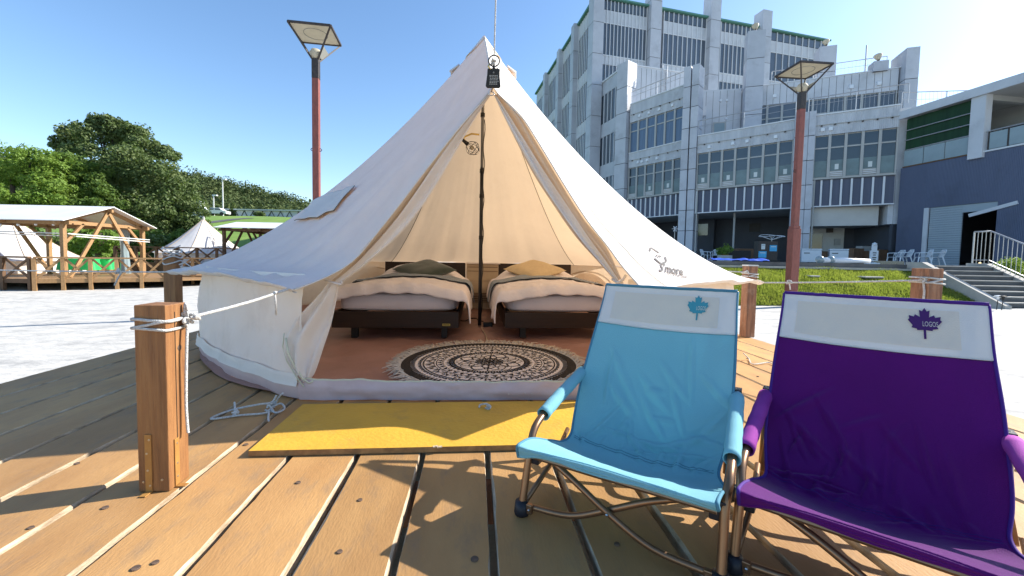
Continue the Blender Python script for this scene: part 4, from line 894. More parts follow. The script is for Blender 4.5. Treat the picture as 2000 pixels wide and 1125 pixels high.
sL, sM, sR = bays[0][0], bays[1][0], bays[2][0]
z8, z11, z12 = BZ(8.68)+.085, BZ(11.0), BZ(12.35)
windows(sL, 6, z8, z11, 'curtain_blue', .70); sL.slab('spandrel', 'rib_panel', 0, sL.L, z11+.003, z12, -.10, .22); sL.slab('drip_edge', 'frame', 0, sL.L, z11+.66, z11+.70, .115, .06); sL.slab('coping', 'fin', 0, sL.L, z12+.003, z12+.08, -.14, .32)
for k in range(6): sL.slab('bracket', 'lamp_black', sL.L*(k+.5)/6-.04, sL.L*(k+.5)/6+.04, z11+.58, z11+.656, .125, .10)
for q in (.2, .38, .57, .8): hood(sL, q*sL.L, z11+.34)
railing(sL, z12+.08, 1.1, bld, 2.0, .0, False); railing(sM, zPp+.08, 1.15, bld, 2.2, 0, False); 
sMR = Seg(P2(16.2, 23.1), P2(19.6, 20.9)); railing(sMR, zPp+.08, 1.15, bld, 2.2, 0, True)
for q in (0.06, .15, .24): hood(sL, q*sL.L, z12+.45, .16) if False else None
# soffit and undercroft
mass('soffit', [(8.8, 31.8), (11.4, 28.05), (11.95, 27.05), (15.8, 23.6), (16.4, 22.95), (19.4, 21.2), (23.5, 25), (20, 31), (12, 36)], zS-.06, zS+.09, 'soffit')
bk1 = Seg(P2(12.4, 34), P2(15.0, 30.4)); bk2 = Seg(P2(15.0, 30.4), P2(19.6, 26.6)); bk3 = Seg(P2(18.0, 25.4), P2(20.6, 24.0))
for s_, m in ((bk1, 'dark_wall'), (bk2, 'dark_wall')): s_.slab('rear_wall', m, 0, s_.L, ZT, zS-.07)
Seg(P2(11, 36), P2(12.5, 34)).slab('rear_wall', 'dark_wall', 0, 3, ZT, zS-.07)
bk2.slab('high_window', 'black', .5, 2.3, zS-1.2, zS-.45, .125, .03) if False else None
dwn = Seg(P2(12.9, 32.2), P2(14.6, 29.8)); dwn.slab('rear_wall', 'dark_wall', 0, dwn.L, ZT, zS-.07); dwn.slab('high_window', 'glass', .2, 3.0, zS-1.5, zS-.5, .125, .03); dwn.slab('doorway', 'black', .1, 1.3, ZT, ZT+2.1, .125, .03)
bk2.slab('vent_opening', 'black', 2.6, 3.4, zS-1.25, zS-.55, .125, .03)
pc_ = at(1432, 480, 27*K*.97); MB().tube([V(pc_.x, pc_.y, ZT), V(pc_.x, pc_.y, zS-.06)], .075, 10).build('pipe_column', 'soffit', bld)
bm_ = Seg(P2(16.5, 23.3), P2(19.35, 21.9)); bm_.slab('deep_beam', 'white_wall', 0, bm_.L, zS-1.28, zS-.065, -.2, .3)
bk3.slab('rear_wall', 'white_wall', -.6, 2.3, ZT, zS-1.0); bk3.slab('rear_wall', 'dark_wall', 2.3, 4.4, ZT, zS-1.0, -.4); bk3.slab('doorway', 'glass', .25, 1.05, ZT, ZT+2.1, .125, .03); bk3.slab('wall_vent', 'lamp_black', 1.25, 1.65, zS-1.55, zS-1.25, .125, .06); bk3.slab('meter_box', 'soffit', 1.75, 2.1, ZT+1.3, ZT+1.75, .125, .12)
mass('undercroft_ceiling', [(16.5, 23.4), (19.4, 21.95), (22, 25.5), (18.4, 27.2)], zS-1.24, zS-1.15, 'soffit')
# pillars
mid = lambda a, b_: (a+b_)/2
clad('pillar', P2(8.55, 32.35), 1.25, 1.25, sL.rz, BZ(2), BZ(15.66), 'panel', 2.3)
for dd, wx in ((-.30, .52), (.30, .52)):
    q = mid(sL.B, sM.A)+sM.u*dd*1.05; clad('pillar', V(q.x, q.y, 0)+sM.n*-.1, wx*1.02, 1.2, sM.rz, ZT, BZ(13.3), 'panel', 1.6)
q = mid(sM.B, sR.A); 
for dd in (-.40, .0, .40): clad('pillar', V(q.x, q.y, 0)+sR.u*dd*.95+sR.n*-.05, .36, 1.0, sR.rz, ZT, BZ(8.95), 'panel', 1.6)
for s_, e in ((sM, 0), (sR, 0)): MB().tube([s_.at(.14, .12, ZT), s_.at(.14, .12, zI)], .05, 8).build('downpipe', 'frame', bld)
# rear third floor with windows, its pillars and floodlights
r3 = Seg(P2(16.2, 28.5), P2(23.1, 25.4)); zr0, zr1 = BZ(8.7), BZ(12.5)
r3.slab('spandrel', 'panel_light', 0, r3.L, BZ(11.2)+.003, zr1, -.1, .2)
for k in range(1, 20): r3.slab('joint_line', 'joint', r3.L*k/20-.012, r3.L*k/20+.012, BZ(11.2)+.02, zr1-.04, .101, .004)
r3.slab('coping', 'fin', -.1, r3.L+.1, zr1+.003, zr1+.07, -.15, .3)
windows(r3, 9, BZ(8.8), BZ(11.2), 'glass_grey', .62)
for q in (.16, .34, .70, .88): hood(r3, q*r3.L, BZ(11.7), .26)
rg2 = Seg(P2(20.3, 22.0), P2(26.5, 21.2)); railing(rg2, BZ(8.7), 1.2, bld, 2.2, 0, True)
rr_ = Seg(P2(17.4, 28.6), P2(23.0, 26.1)); railing(rr_, zr1+.07, 1.2, bld, 2.4, 0, True, 3.0); railing(rr_, zr1+.07, 1.2, bld, 2.0, .2, False, 0, 2.8)
w2 = Seg(P2(12.5, 29.6), P2(15.6, 29.0)); w2.slab('side_wall', 'panel_light', 0, w2.L, BZ(8.7), BZ(12.6), -.1, .2)
for k in range(1, 7): w2.slab('joint_line', 'joint', w2.L*k/7-.012, w2.L*k/7+.012, BZ(8.8), BZ(12.5), .101, .004)
w2.slab('doorway', 'frame', 1.7, 2.7, BZ(8.7), BZ(8.7)+2.0, .105, .03); w2.slab('pane', 'pale_glass', 1.8, 2.6, BZ(8.7)+.1, BZ(8.7)+1.9, .137, .01)
for a, b_ in ((2.2, .5), (2.7, .5), (2.7, -1.0)): hood(w2, a, BZ(11.4)+b_, .16)
dk = w2.at(.3, .4, BZ(11.0)); MB().box(dk, (1.3, .8, .75), w2.rz).build('air_duct', 'panel_light', bld)
def flood(c):
    b = MB(); b.tube([c, c+V(0, 0, .25)], .07, 6); f_ = b.build('floodlight_stem', 'lamp_black', bld); MB().lathe(c+V(0, 0, .2), [(.10, 0), (.20, .2), (.27, .36), (.26, .40), (0, .38)], 14, Matrix.Rotation(rad(-14), 3, 'X')).build('floodlight', 'lamp_panel', f_, smooth=True)
for (x, y, zt, wd) in ((16.05, 28.4, 16.0, 1.25), (22.3, 30.4, 16.1, 1.25)):
    clad('pillar', P2(x, y), wd, wd, rad(-18), BZ(8.6), BZ(zt), 'panel', 2.2); flood(P2(x-.1, y-.2)+V(0, 0, BZ(zt)))
clad('pillar', P2(23.55, 25.5), .75, 2.0, rad(-18), BZ(8.6), BZ(13.45), 'panel', 2.2); clad('pillar', P2(22.3, 25.9), .9, .9, rad(-18), BZ(12.4), BZ(13.05), 'panel', 2); flood(P2(22.3, 25.9)+V(0, 0, BZ(13.05)))
am = at(1689, 150, 27*K); MB().tube([V(am.x, am.y, zr1), V(am.x, am.y, zr1+2.6)], .05, 6).build('mast', 'rail_metal', bld)
# penthouse front, corner block rows
ph = Seg(P2(8.9, 32.4), P2(13.9, 33.7))
for k in range(1, 12): ph.slab('joint_line', 'joint', ph.L*k/12-.012, ph.L*k/12+.012, BZ(12.4), BZ(15.5), .05, .01)
ph.slab('penthouse_wall', 'panel_light', 0, ph.L, BZ(12.3), BZ(15.6), -.1, .148); ph.slab('coping', 'fin', 0, ph.L, BZ(15.6)+.003, BZ(15.68), -.14, .25)
for s1 in (-.25, .25): MB().tube([ph.at(3.4+s1, .2, BZ(12.3)), ph.at(3.4+s1, .2, BZ(15.9)), ph.at(3.4+s1, -.1, BZ(16.1))], .035, 6).build('ladder_rail', 'rail_metal', bld)
for k in range(9): MB().tube([ph.at(3.15, .2, BZ(12.6)+k*.42), ph.at(3.65, .2, BZ(12.6)+k*.42)], .025, 6).build('ladder_rung', 'rail_metal', bld)
cn = Seg(P2(7.0, 37.0), P2(8.45, 32.7))
for (z0, z1, m) in ((14.5, 15.6, 'panel'), (10.97, 12.1, 'panel'), (7.5, 8.6, 'panel'), (4.0, 5.1, 'panel')): cn.slab('band', m, 0, cn.L, BZ(z0), BZ(z1), -.1, .15)
for (z0, z1) in ((12.1, 14.5), (8.6, 10.97), (5.1, 7.5)):
    for k in range(8): cn.slab('pane', 'glass_grey', k*cn.L/8+.04, (k+1)*cn.L/8-.04, BZ(z0)+.01, BZ(z1)-.01, -.1, .10)
    for k in range(9): cn.slab('mullion', 'fin', max(0, k*cn.L/8-.035), min(cn.L, k*cn.L/8+.035), BZ(z0), BZ(z1), -.05, .12)
cn.slab('coping', 'fin', 0, cn.L, BZ(15.6)+.003, BZ(15.72), -.16, .3)
# tower: two faces, rows of glass and panel between tall pillars
tf = Seg(P2(6.9, 36.05), P2(31.2, 42.3)); tl = Seg(P2(2.85, 57), P2(6.75, 36))
rows = [(22.0, 22.75, 'glass_grey'), (20.9, 21.95, 'panel_light'), (18.2, 20.85, 'glass_grey'), (17.4, 18.15, 'panel_light'), (13.9, 17.35, 'glass_grey')]
cuts = [.0, .185, .235, .43, .475, .66, .70, .995]
for i in range(0, 8, 2):
    d0, d1 = cuts[i]*tf.L+.55, cuts[i+1]*tf.L; n = 12 if i < 2 else 9
    for (z0, z1, m) in rows: tf.slab('glazing_row' if 'glass' in m else 'panel_row', m, d0, d1, BZ(z0), BZ(z1), -.1, .12)
    for k in range(n+1): tf.slab('mullion', 'fin', lerp(d0, d1, k/n)-.03, lerp(d0, d1, k/n)+.03, BZ(13.9), BZ(22.75), .021, .10)
    for z in (20.87, 18.17): tf.slab('transom', 'fin', d0, d1, BZ(z)-.04, BZ(z)+.04, .022, .06)
tf.slab('roof_edge', 'roof_green', -.3, tf.L+.2, BZ(22.82), BZ(22.95), -.3, .6)
clad('pillar', P2(6.75, 36.0), 1.15, 1.2, tf.rz, BZ(2), BZ(23.15), 'panel', 3.1)
for i, zt in ((1, 25.6), (3, 24.9), (5, 24.3)): 
    q = tf.at((cuts[i]+cuts[i+1])/2*tf.L, .05, 0); clad('pillar', q, 1.25, 1.3, tf.rz, BZ(8), BZ(zt), 'panel', 2.9)
lc = [.02, .26, .30, .53, .57, .76, .80, .965]
for i in range(0, 8, 2):
    d0, d1 = lc[i]*tl.L, lc[i+1]*tl.L
    for (z0, z1, m) in [(21.4, 22.7, 'panel_light'), (17.8, 21.3, 'glass_grey'), (16.6, 17.7, 'panel_light'), (13.3, 16.5, 'glass_grey'), (12.1, 13.2, 'panel_light'), (9.0, 12.0, 'glass_grey'), (7.8, 8.9, 'panel_light'), (4.5, 7.7, 'glass_grey')]:
        tl.slab('glazing_row' if 'glass' in m else 'panel_row', m, d0, d1, BZ(z0), BZ(z1), -.1, .12)
    for k in range(9): tl.slab('mullion', 'fin', lerp(d0, d1, k/8)-.04, lerp(d0, d1, k/8)+.04, BZ(4.5), BZ(22.7), .021, .06)
for i in (1, 3, 5): q = tl.at((lc[i]+lc[i+1])/2*tl.L, .1, 0); clad('pillar', q, 1.0, 1.1, tl.rz, BZ(1), BZ(23.0), 'panel', 3.1)
tl.slab('roof_edge', 'roof_green', 0, tl.L, BZ(22.78), BZ(22.95), -.3, .6)

# ================================================================ the blue annex
A_, B_ = P2(19.56, 21), P2(20.36, 15.8)
anx = thing('blue_annex', 'blue ribbed annex with balcony, green netting and a half open shutter', 'building', (A_.x, A_.y, ZT)); ax_ = Seg(A_, B_); bz5, bz8 = BZ(5.53), BZ(8.29)
def dY(Y): return (A_.y-Y*K)/abs(ax_.u.y)
d1, d2, d3 = dY(19.82), dY(18.39), dY(17.2); hS = BZ(3.4)
for a, b_, z0, z1 in ((0, d1, ZT, bz5), (d3, ax_.L, ZT, bz5), (d1, d3, hS, bz5)): ax_.slab('ribbed_wall', 'annex_blue', a, b_, z0, z1, -.15, .15, anx)
ax_.slab('jamb', 'panel_light', d1, d1+.22, ZT, hS, -.02, .08, anx)
n = 26
for k in range(n): ax_.slab('shutter_slat', 'shutter', d1+.23, d2, lerp(ZT, hS, k/n)+.006, lerp(ZT, hS, (k+1)/n)-.006, -.12, .06, anx)
ax_.slab('shutter_slat', 'shutter', d2, d3, hS-.42, hS-.01, -.12, .06, anx)
tb_ = ax_.at((d2+.5+d3+.5)/2, .02, hS-.45); q = MB().beam(ax_.at(d2+.35, .03, hS-.62), ax_.at(d3+.75, .03, hS-.16), .07, .17).build('loose_trim', 'panel_light', anx)
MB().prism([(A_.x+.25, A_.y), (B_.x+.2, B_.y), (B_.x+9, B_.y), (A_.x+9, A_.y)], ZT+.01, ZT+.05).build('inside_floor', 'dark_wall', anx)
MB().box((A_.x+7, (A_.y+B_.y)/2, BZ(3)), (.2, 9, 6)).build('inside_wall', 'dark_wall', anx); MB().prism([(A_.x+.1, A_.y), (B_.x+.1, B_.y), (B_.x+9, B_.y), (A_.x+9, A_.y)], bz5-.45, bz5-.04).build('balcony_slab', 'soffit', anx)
MB().box((A_.x+4, A_.y+.4, BZ(3.2)), (8, .2, 5.6)).build('inside_wall', 'dark_wall', anx); MB().box((B_.x+4.3, B_.y+.1, BZ(3.0)), (8, .2, 5.6)).build('inside_wall', 'dark_wall', anx)  # second wall is unseen, added to keep the sun off the inside floor
p0, p1 = dY(18.25), dY(17.75)
ax_.slab('base_trim', 'wood_brown', .1, p0, bz5+.003, bz5+.07, -.1, .13, anx)
for k in range(3): ax_.slab('balustrade_glass', 'pale_glass', lerp(.12, p0-.1, k/3)+.02, lerp(.12, p0-.1, (k+1)/3)-.02, bz5+.08, bz5+1.0, -.05, .05, anx)
ax_.slab('green_net', 'net_green', .12, p0-.05, bz5+1.02, bz8-.42, -.10, .03, anx)
for z in (bz5+1.03, bz5+1.62, bz5+2.2): MB().tube([ax_.at(.1, .02, z), ax_.at(ax_.L, .02, z)] if z < bz5+1.1 else [ax_.at(.1, .02, z), ax_.at(p1, .02, z)], .03, 6).build('rail', 'rail_metal', anx)
ax_.slab('pillar', 'panel_light', p0, p1, bz5-.25, bz8-.003, -.25, .42, anx)
for k in range(3): ax_.slab('balustrade_glass', 'pale_glass', lerp(p1+.12, ax_.L, k/3)+.03, lerp(p1+.12, ax_.L, (k+1)/3)-.03, bz5+.12, bz5+.95, -.05, .05, anx)
for k in range(3): ax_.slab('balustrade_post', 'lamp_black', lerp(p1+.12, ax_.L, k/3)-.03, lerp(p1+.12, ax_.L, k/3)+.03, bz5+.08, bz5+1.03, -.05, .07, anx)
ax_.slab('base_trim', 'fin', p1, ax_.L, bz5+.003, bz5+.08, -.1, .16, anx)
MB().prism([(A_.x-.25, A_.y-.1), (B_.x-.25, B_.y), (B_.x+8, B_.y), (A_.x+8, A_.y)], bz8-.38, bz8).build('roof_slab', 'soffit', anx); ax_.slab('fascia', 'panel_light', -.1, ax_.L, bz8-.40, bz8+.06, .23, .06, anx)
for k in range(3): MB().beam(ax_.at(1.5+k*2.3, -.1, bz8-.5), ax_.at(1.5+k*2.3, -7, bz8-.5), .25, .30).build('roof_beam', 'soffit', anx)
bw = Seg(P2(22.4, 21.2), P2(23.2, 14.6)); bw.slab('balcony_wall', 'soffit', 0, bw.L, bz5, bz8-.38, -.1, .1, anx)
for k in range(5): wn = bw.slab('window', 'frame', .7+k*1.45, 1.95+k*1.45, bz5+.9, bz5+1.95, .002, .05, anx); bw.slab('pane', 'glass_grey', .8+k*1.45, 1.85+k*1.45, bz5+1.0, bz5+1.85, .053, .02, wn)

# ================================================================ terrace, bank and steps
SB = .64
MB().prism([(2.5, 13.5), (13.6, 12.65), (60, 12.65), (60, 75), (2.5, 75)], -1.0, ZT).build('terrace', 'terrace', kind='structure')
cbm = MB(); cbm.beam(V(2.5, 13.4, ZT-.055), V(13.4, 12.62, ZT-.055), .32, .13); cbm.build('kerb', 'curb_dark', kind='structure')
MB().beam(V(2.5, 13.16, ZT-.15), V(13.4, 12.40, ZT-.15), .24, .06).build('path_edge', 'concrete', kind='structure')
def bankz(x, y):
    X = x/SB; y0 = SB*lerp(17.0, 16.2, (X-4)/17.5); y1 = SB*lerp(20.6, 19.45, (X-4)/17.5); f = min(1.02, max(0, (y-y0)/(y1-y0))); z0 = plz(x)-.02
    return z0 + (ZT-.16-z0)*f**.85 + .04*nz(x*1.2, y*1.2, 3)*math.sin(PI*min(1, f))
MB().grid(lambda u, v: (lambda x: (lambda y: V(x, y, bankz(x, y)))(SB*lerp(lerp(17.0, 16.2, (x/SB-4)/17.5), lerp(20.7, 19.5, (x/SB-4)/17.5), v)))(lerp(1.5, 12.2, u)), 80, 24).build('grass_bank', 'soil', kind='structure')
n = 90000; xs = RNG.uniform(2, 12.15, n); vv = RNG.uniform(0, 1, n); hh = RNG.uniform(.03, .10, n)
b_v = np.zeros((n, 3, 3))
for i in range(n):
    x = xs[i]; y = SB*lerp(lerp(17.0, 16.2, (x/SB-4)/17.5), lerp(20.6, 19.35, (x/SB-4)/17.5), vv[i]); z = bankz(x, y); a = random.random()*6.28; h = hh[i]*(1+.8*nz(x*1.3, y*1.3, 5)); w_ = .011
    ca, sa = math.cos(a)*w_, math.sin(a)*w_; b_v[i] = ((x-ca, y-sa, z-.01), (x+ca, y+sa, z-.01), (x+random.gauss(0, .035), y+random.gauss(0, .035), z+h))
me = bpy.data.meshes.new('grass'); me.vertices.add(n*3); me.vertices.foreach_set('co', b_v.ravel()); me.loops.add(n*3); me.loops.foreach_set('vertex_index', np.arange(n*3, dtype=np.int32)); me.polygons.add(n); me.polygons.foreach_set('loop_start', np.arange(0, n*3, 3, dtype=np.int32)); me.materials.append(MATS['grass']); me.update(); me.validate()
o = link('bank_grass', me, kind='stuff'); o['label'] = 'sunlit yellow green grass on the bank'; o['category'] = 'grass'
for (px, py, D, sx) in ((1622, 562, 11.0, .65), (1585, 526, 12.1, .32), (1700, 527, 12.0, .6)):
    q = at(px, py, D); q.z = bankz(q.x, q.y)+.03; tag(bevel(MB().box(q, (sx, .32, .05), .1).build('stone_slab', 'concrete'), .02), {1622: 'flat grey slab half sunk in the grass by the lamp post', 1585: 'small dark slab high on the grass bank', 1700: 'pale flat slab near the top of the grass bank'}[px], 'slab')
# steps
st = thing('steps', 'concrete steps with side walls climbing to the terrace on the right', 'stairs', (12.8, 10.3, -.4)); nS = 8; xl, xr = 12.25, 13.92; Y0, Y1 = 10.18, 12.1; ZB = plz(13)
for k in range(nS):
    z1 = lerp(ZB, ZT, (k+1)/nS); y0 = lerp(Y0, Y1, k/nS); MB().box(((xl+xr)/2, (y0+Y1+.55)/2, (lerp(ZB, ZT, k/nS)+z1)/2-.004), (xr-xl, Y1+.55-y0, z1-lerp(ZB, ZT, k/nS)-.03)).build('step', 'curb_dark', st); MB().box(((xl+xr)/2, (y0+Y1+.55)/2-.02, z1-.012), (xr-xl, Y1+.55-y0, .026)).build('tread', 'concrete', st)
def sidewall(x, w_, m): 
    b = MB(); pts = [(Y0-.2, ZB-.05), (Y0-.2, ZB+.06), (Y1, ZT+.09), (Y1+.5, ZT+.09), (Y1+.5, ZB-.05)]
    for xx in (x-w_/2, x+w_/2):
        for y, z in pts: b.v.append((xx, y, z))
    b.f = [tuple(range(5)), tuple(reversed(range(5, 10)))]+[(i, (i+1) % 5, (i+1) % 5+5, i+5) for i in range(5)]; b.m = [0]*7; return b.build('side_wall', m, st)
sidewall(xl-.09, .16, 'concrete'); sidewall(xr+.11, .2, 'concrete')
hr = thing('stair_railing', 'pale metal stair railing with thin upright bars beside the steps', 'railing', (xr, Y1, ZT)); pts = [V(xr+.11, Y0-.1, ZB+.10), V(xr+.11, Y1, ZT+.09), V(xr+.11, Y1+.42, ZT+.09)]
for a, b_ in ((0, 1), (1, 2)):
    MB().tube([pts[a]+V(0, 0, .95), pts[b_]+V(0, 0, .95)], .021, 8).build('hand_rail', 'rail_metal', hr, smooth=True); MB().tube([pts[a]+V(0, 0, .1), pts[b_]+V(0, 0, .1)], .012, 6).build('low_rail', 'rail_metal', hr)
    nn = 18 if a == 0 else 4
    for k in range(nn+1): q = lerp(pts[a], pts[b_], k/nn); MB().tube([q, q+V(0, 0, .95)], .022 if k in (0, nn) else .008, 6).build('post' if k in (0, nn) else 'bar', 'rail_metal', hr)
cc = np.array([[xr+.5+random.uniform(0, 2.4), random.uniform(Y0+.3, Y1+.5), 0] for _ in range(80)]); cc[:, 2] = [lerp(.0, .85, (y-Y0)/2.4)*random.uniform(.6, 1.05) for y in cc[:, 1]]
hb = thing('hedge', 'clipped leafy shrub behind the stair railing at the right edge', 'shrub', (xr+1.5, 11.2, ZB)); link('foliage', leaf_mesh('foliage', 'leaf_light', cc, [.28]*80, 260, .032), hb)
for k in range(8): MB().tube([V(xr+.6+k*.3, 11.2, ZB), V(xr+.7+k*.3, 11.3, .4)], .025, 5).build('stem', 'bark', hb)
MB().prism([(xr+.22, Y0-.3), (45, Y0-.3), (45, 12.6), (xr+.22, 12.6)], ZB-.1, ZB+.16).build('planting_bed', 'soil', kind='structure')
# garden lamps at the foot of the steps
for (px, D, lab) in ((1948, 9.9, 'small garden lamp with pale cap at the foot of the steps'), (1958, 9.8, 'small dark garden lamp leaning by the steps')):
    q = at(px, 585, D); t = thing('garden_lamp', lab, 'lamp', (q.x, q.y, plz(q.x)), 0, 'garden lamps'); MB().tube([(0, 0, 0), (.013, 0, .25)], .008, 6).build('stake', 'black', t, world=False); MB().lathe((.013, 0, .25), [(.02, 0), (.03, .06), (.065, .07), (.065, .09), (0, .105)], 12).build('head', 'white_plastic' if px == 1948 else 'black', t, world=False)
# ---- things on the terrace
def plastic_chair(label, loc, rz):
    t = thing('plastic_chair', label, 'chair', loc, rz, 'white garden chairs by the shutter'); W_ = .24
    solidify(MB().grid(lambda u, v: V(lerp(-W_, W_, u), lerp(-.24, .22, v), .42+.02*v*v-.015*math.sin(PI*u)), 6, 6).build('seat', 'white_plastic', t, world=False, smooth=True), .02)
    b = MB(); b.tube([V(-.22, .22, .44), V(-.23, .32, .72), V(-.16, .36, .82), V(.16, .36, .82), V(.23, .32, .72), V(.22, .22, .44)], .022, 6); bk = b.build('back_frame', 'white_plastic', t, world=False, smooth=True)
    for x in (-.12, -.04, .04, .12): MB().beam((x, .22, .44), (x, .355, .81), .04, .015).build('back_slat', 'white_plastic', bk, world=False)
    for s_ in (-1, 1):
        MB().tube([V(s_*.24, -.24, .42), V(s_*.27, -.22, .64), V(s_*.27, .05, .66), V(s_*.23, .30, .66)], .022, 6).build('arm', 'white_plastic', t, world=False, smooth=True)
        MB().tube([V(s_*.23, -.22, .42), V(s_*.28, -.28, 0)], [.035, .022], 6).build('leg', 'white_plastic', t, world=False); MB().tube([V(s_*.22, .20, .43), V(s_*.26, .32, 0)], [.035, .022], 6).build('leg', 'white_plastic', t, world=False)
    return t
def terr(px, D, py=512): q = at(px, py, D); return V(q.x, q.y, ZT)
c1 = plastic_chair('white plastic armchair with full back left of the shutter', terr(1764, 22.6), rad(-110)); 
labs = ['white plastic armchair half hidden at the far left of the row', 'white plastic armchair in front of the shutter, left one', 'white plastic armchair in front of the shutter, right one']
for (px, D, a), lb_ in zip(((1748, 23.6, -100), (1801, 22.0, -115), (1826, 21.8, -112)), labs):
    c = copy_tree(c1); p = terr(px, D); c.location = p; c.rotation_euler = (0, 0, rad(a)); c['label'] = lb_
for i, (px, D, lb_) in enumerate(((1378, 30, 'grey plastic chair in the shade beside the pillar, left one'), (1396, 30, 'grey plastic chair in the shade beside the pillar, right one'))):
    c = copy_tree(c1); c.location = terr(px, D); c.rotation_euler = (0, 0, rad(40-80*i)); c['label'] = lb_; c['group'] = 'chairs under the building'
def tbox(name, m, label, cat, px, D, d, rz=0., z=0, bv=.02, group=None):
    q = terr(px, D); return tag(bevel(MB().box((q.x, q.y, ZT+z+d[2]/2), d, rz).build(name, m), bv), label, cat, group)
def freezer(label, px, D):
    q = terr(px, D); t = thing('chest_freezer', label, 'freezer', q, rad(-30), 'white appliances under the building'); bevel(MB().box((0, 0, .42), (1.05, .65, .78)).build('body', 'white_plastic', t, world=False), .04); bevel(MB().box((0, 0, .86), (1.08, .68, .08)).build('lid', 'white_plastic', t, world=False), .02); MB().box((-.25, -.33, .62), (.3, .02, .05)).build('vent_slot', 'lamp_black', t, world=False)
freezer('white chest freezer right of the lamp post under the building', 1583, 26.6); freezer('white chest freezer beside the wooden crates under the building', 1638, 26.0)
tbox('cardboard_box', 'wood_brown', 'brown box between the two white freezers', 'box', 1604, 26.4, (.5, .4, .75))
for i, (px, w_, h) in enumerate(((1668, .9, .95), (1693, .6, .8), (1716, .8, .9))): tbox('wooden_crate', 'wood_brown', ['slatted brown crate next to the freezer', 'small brown crate in the middle of the dark bay', 'brown crate at the blue wall corner'][i], 'crate', px, 25.6, (w_, .5, h), .3)
tbox('shelf_rack', 'soffit', 'grey rack standing in the dark bay', 'rack', 1690, 27, (1.2, .4, 1.15), .2)
tbox('cardboard_sheet', 'raw_wood', 'flat yellow cardboard lying left of the white chairs', 'cardboard', 1735, 22.6, (1.2, .5, .18), -.3)
def sconce(label, px, D):
    q = terr(px, D); t = thing('floor_sign', label, 'sign', q); MB().lathe((0, 0, 0), [(0, 0), (.4, 0), (.4, .06), (.12, .10), (0, .1)], 16).build('base', 'white_plastic', t, world=False); MB().prism([(-.22, -.03), (.22, -.03), (.22, .03), (-.22, .03)], .15, .75).build('board', 'white_plastic', t, world=False); MB().box((0, 0, .9), (.28, .05, .3)).build('board_top', 'white_plastic', t, world=False); MB().lathe((0, 0, 1.05), [(.1, 0), (.12, .08), (0, .16)], 10).build('knob', 'white_plastic', t, world=False)
    for z, w_ in ((.62, .2), (.5, .14), (.36, .22), (.26, .16)): MB().box((0, -.034, z), (w_, .006, .05)).build('print', 'black', t, world=False)
sconce('white free standing sign with dark print before the dark bay', 1706, 22.9)
for i, (px, lb_) in enumerate(((1601, 'rolled white awning with green end lying on the kerb, left one'), (1622, 'long rolled white awning with green end lying on the kerb, right one'))):
    q = terr(px, 13.4); t = thing('rolled_awning', lb_, 'awning', q, rad(-4), 'rolled awnings on the kerb'); L_ = .5 if i == 0 else 1.2
    MB().tube([(0, 0, .10), (L_, 0, .10)], [.105, .07], 14).build('roll', 'white_plastic', t, world=False, smooth=True); MB().ball((0, 0, .115), (.12, .135, .135), 12).build('green_end', 'pale_glass', t, world=False, smooth=True)
# notice board with blue posters
q = terr(1494, 23.5); nb = thing('notice_board', 'dark green board with two blue posters beside the lamp post', 'notice board', q, rad(-6)); MB().box((0, 0, .62), (1.05, .5, 1.1)).build('cabinet', 'mat_edge' if False else 'lamp_black', nb, world=False); MB().box((0, 0, .05), (1.4, .7, .1)).build('base', 'black', nb, world=False)
for x, z, m, w_, h in ((-.28, .42, 'sky_blue', .42, .36), (.28, .78, 'sky_blue', .38, .34), (-.26, .86, 'paper', .2, .3)): p_ = MB().box((x, -.262, z), (w_, .02, h)).build('poster', m, nb, world=False); MB().box((x, -.274, z+h*.25), (w_*.7, .004, h*.12)).build('print', 'paper' if m == 'sky_blue' else 'soffit', p_, world=False)
q = terr(1505, 24.5); dr = thing('drying_rack', 'thin white umbrella shaped drying rack above the notice board', 'drying rack', q); MB().tube([(0, 0, 0), (0, 0, 1.5)], .02, 6).build('stand', 'rail_metal', dr, world=False)
MB().tube([(.75*math.cos(a), .4*math.sin(a), 1.55+.05*math.sin(a*2)) for a in [k*PI/12 for k in range(25)]], .014, 5).build('hoop', 'white_plastic', dr, world=False)
for k in range(6): a = k*PI/3; MB().tube([(0, 0, 1.32), (.75*math.cos(a), .4*math.sin(a), 1.55)], .01, 5).build('arm', 'white_plastic', dr, world=False)
tr = MB().grid(lambda u, v: V(lerp(-.95, .95, u), lerp(-.25, .25, v), .04+.07*abs(nz(u*6, v*4, 2))+.05*math.sin(PI*v)), 30, 8); o = tr.build('blue_tarp', 'tarp_blue', smooth=True); o.location = terr(1441, 14.6); o.rotation_euler = (0, 0, rad(-5)); tag(o, 'crumpled bright blue tarp along the kerb under the building', 'tarp')
tbox('blue_basin', 'tarp_blue', 'shallow blue tray on the kerb right of the tarp', 'tray', 1470, 14.6, (.55, .32, .10)); tbox('work_table', 'wood_brown', 'dark table against the undercroft wall', 'table', 1464, 27.5, (2.0, .7, .85)) ; tbox('tool_chest', 'black', 'dark chest left of the table under the building', 'chest', 1440, 27, (1.4, .6, .7)); tbox('plastic_crate', 'soffit', 'pale crate on the ground beside the blue tarp', 'crate', 1415, 25, (.7, .45, .35))
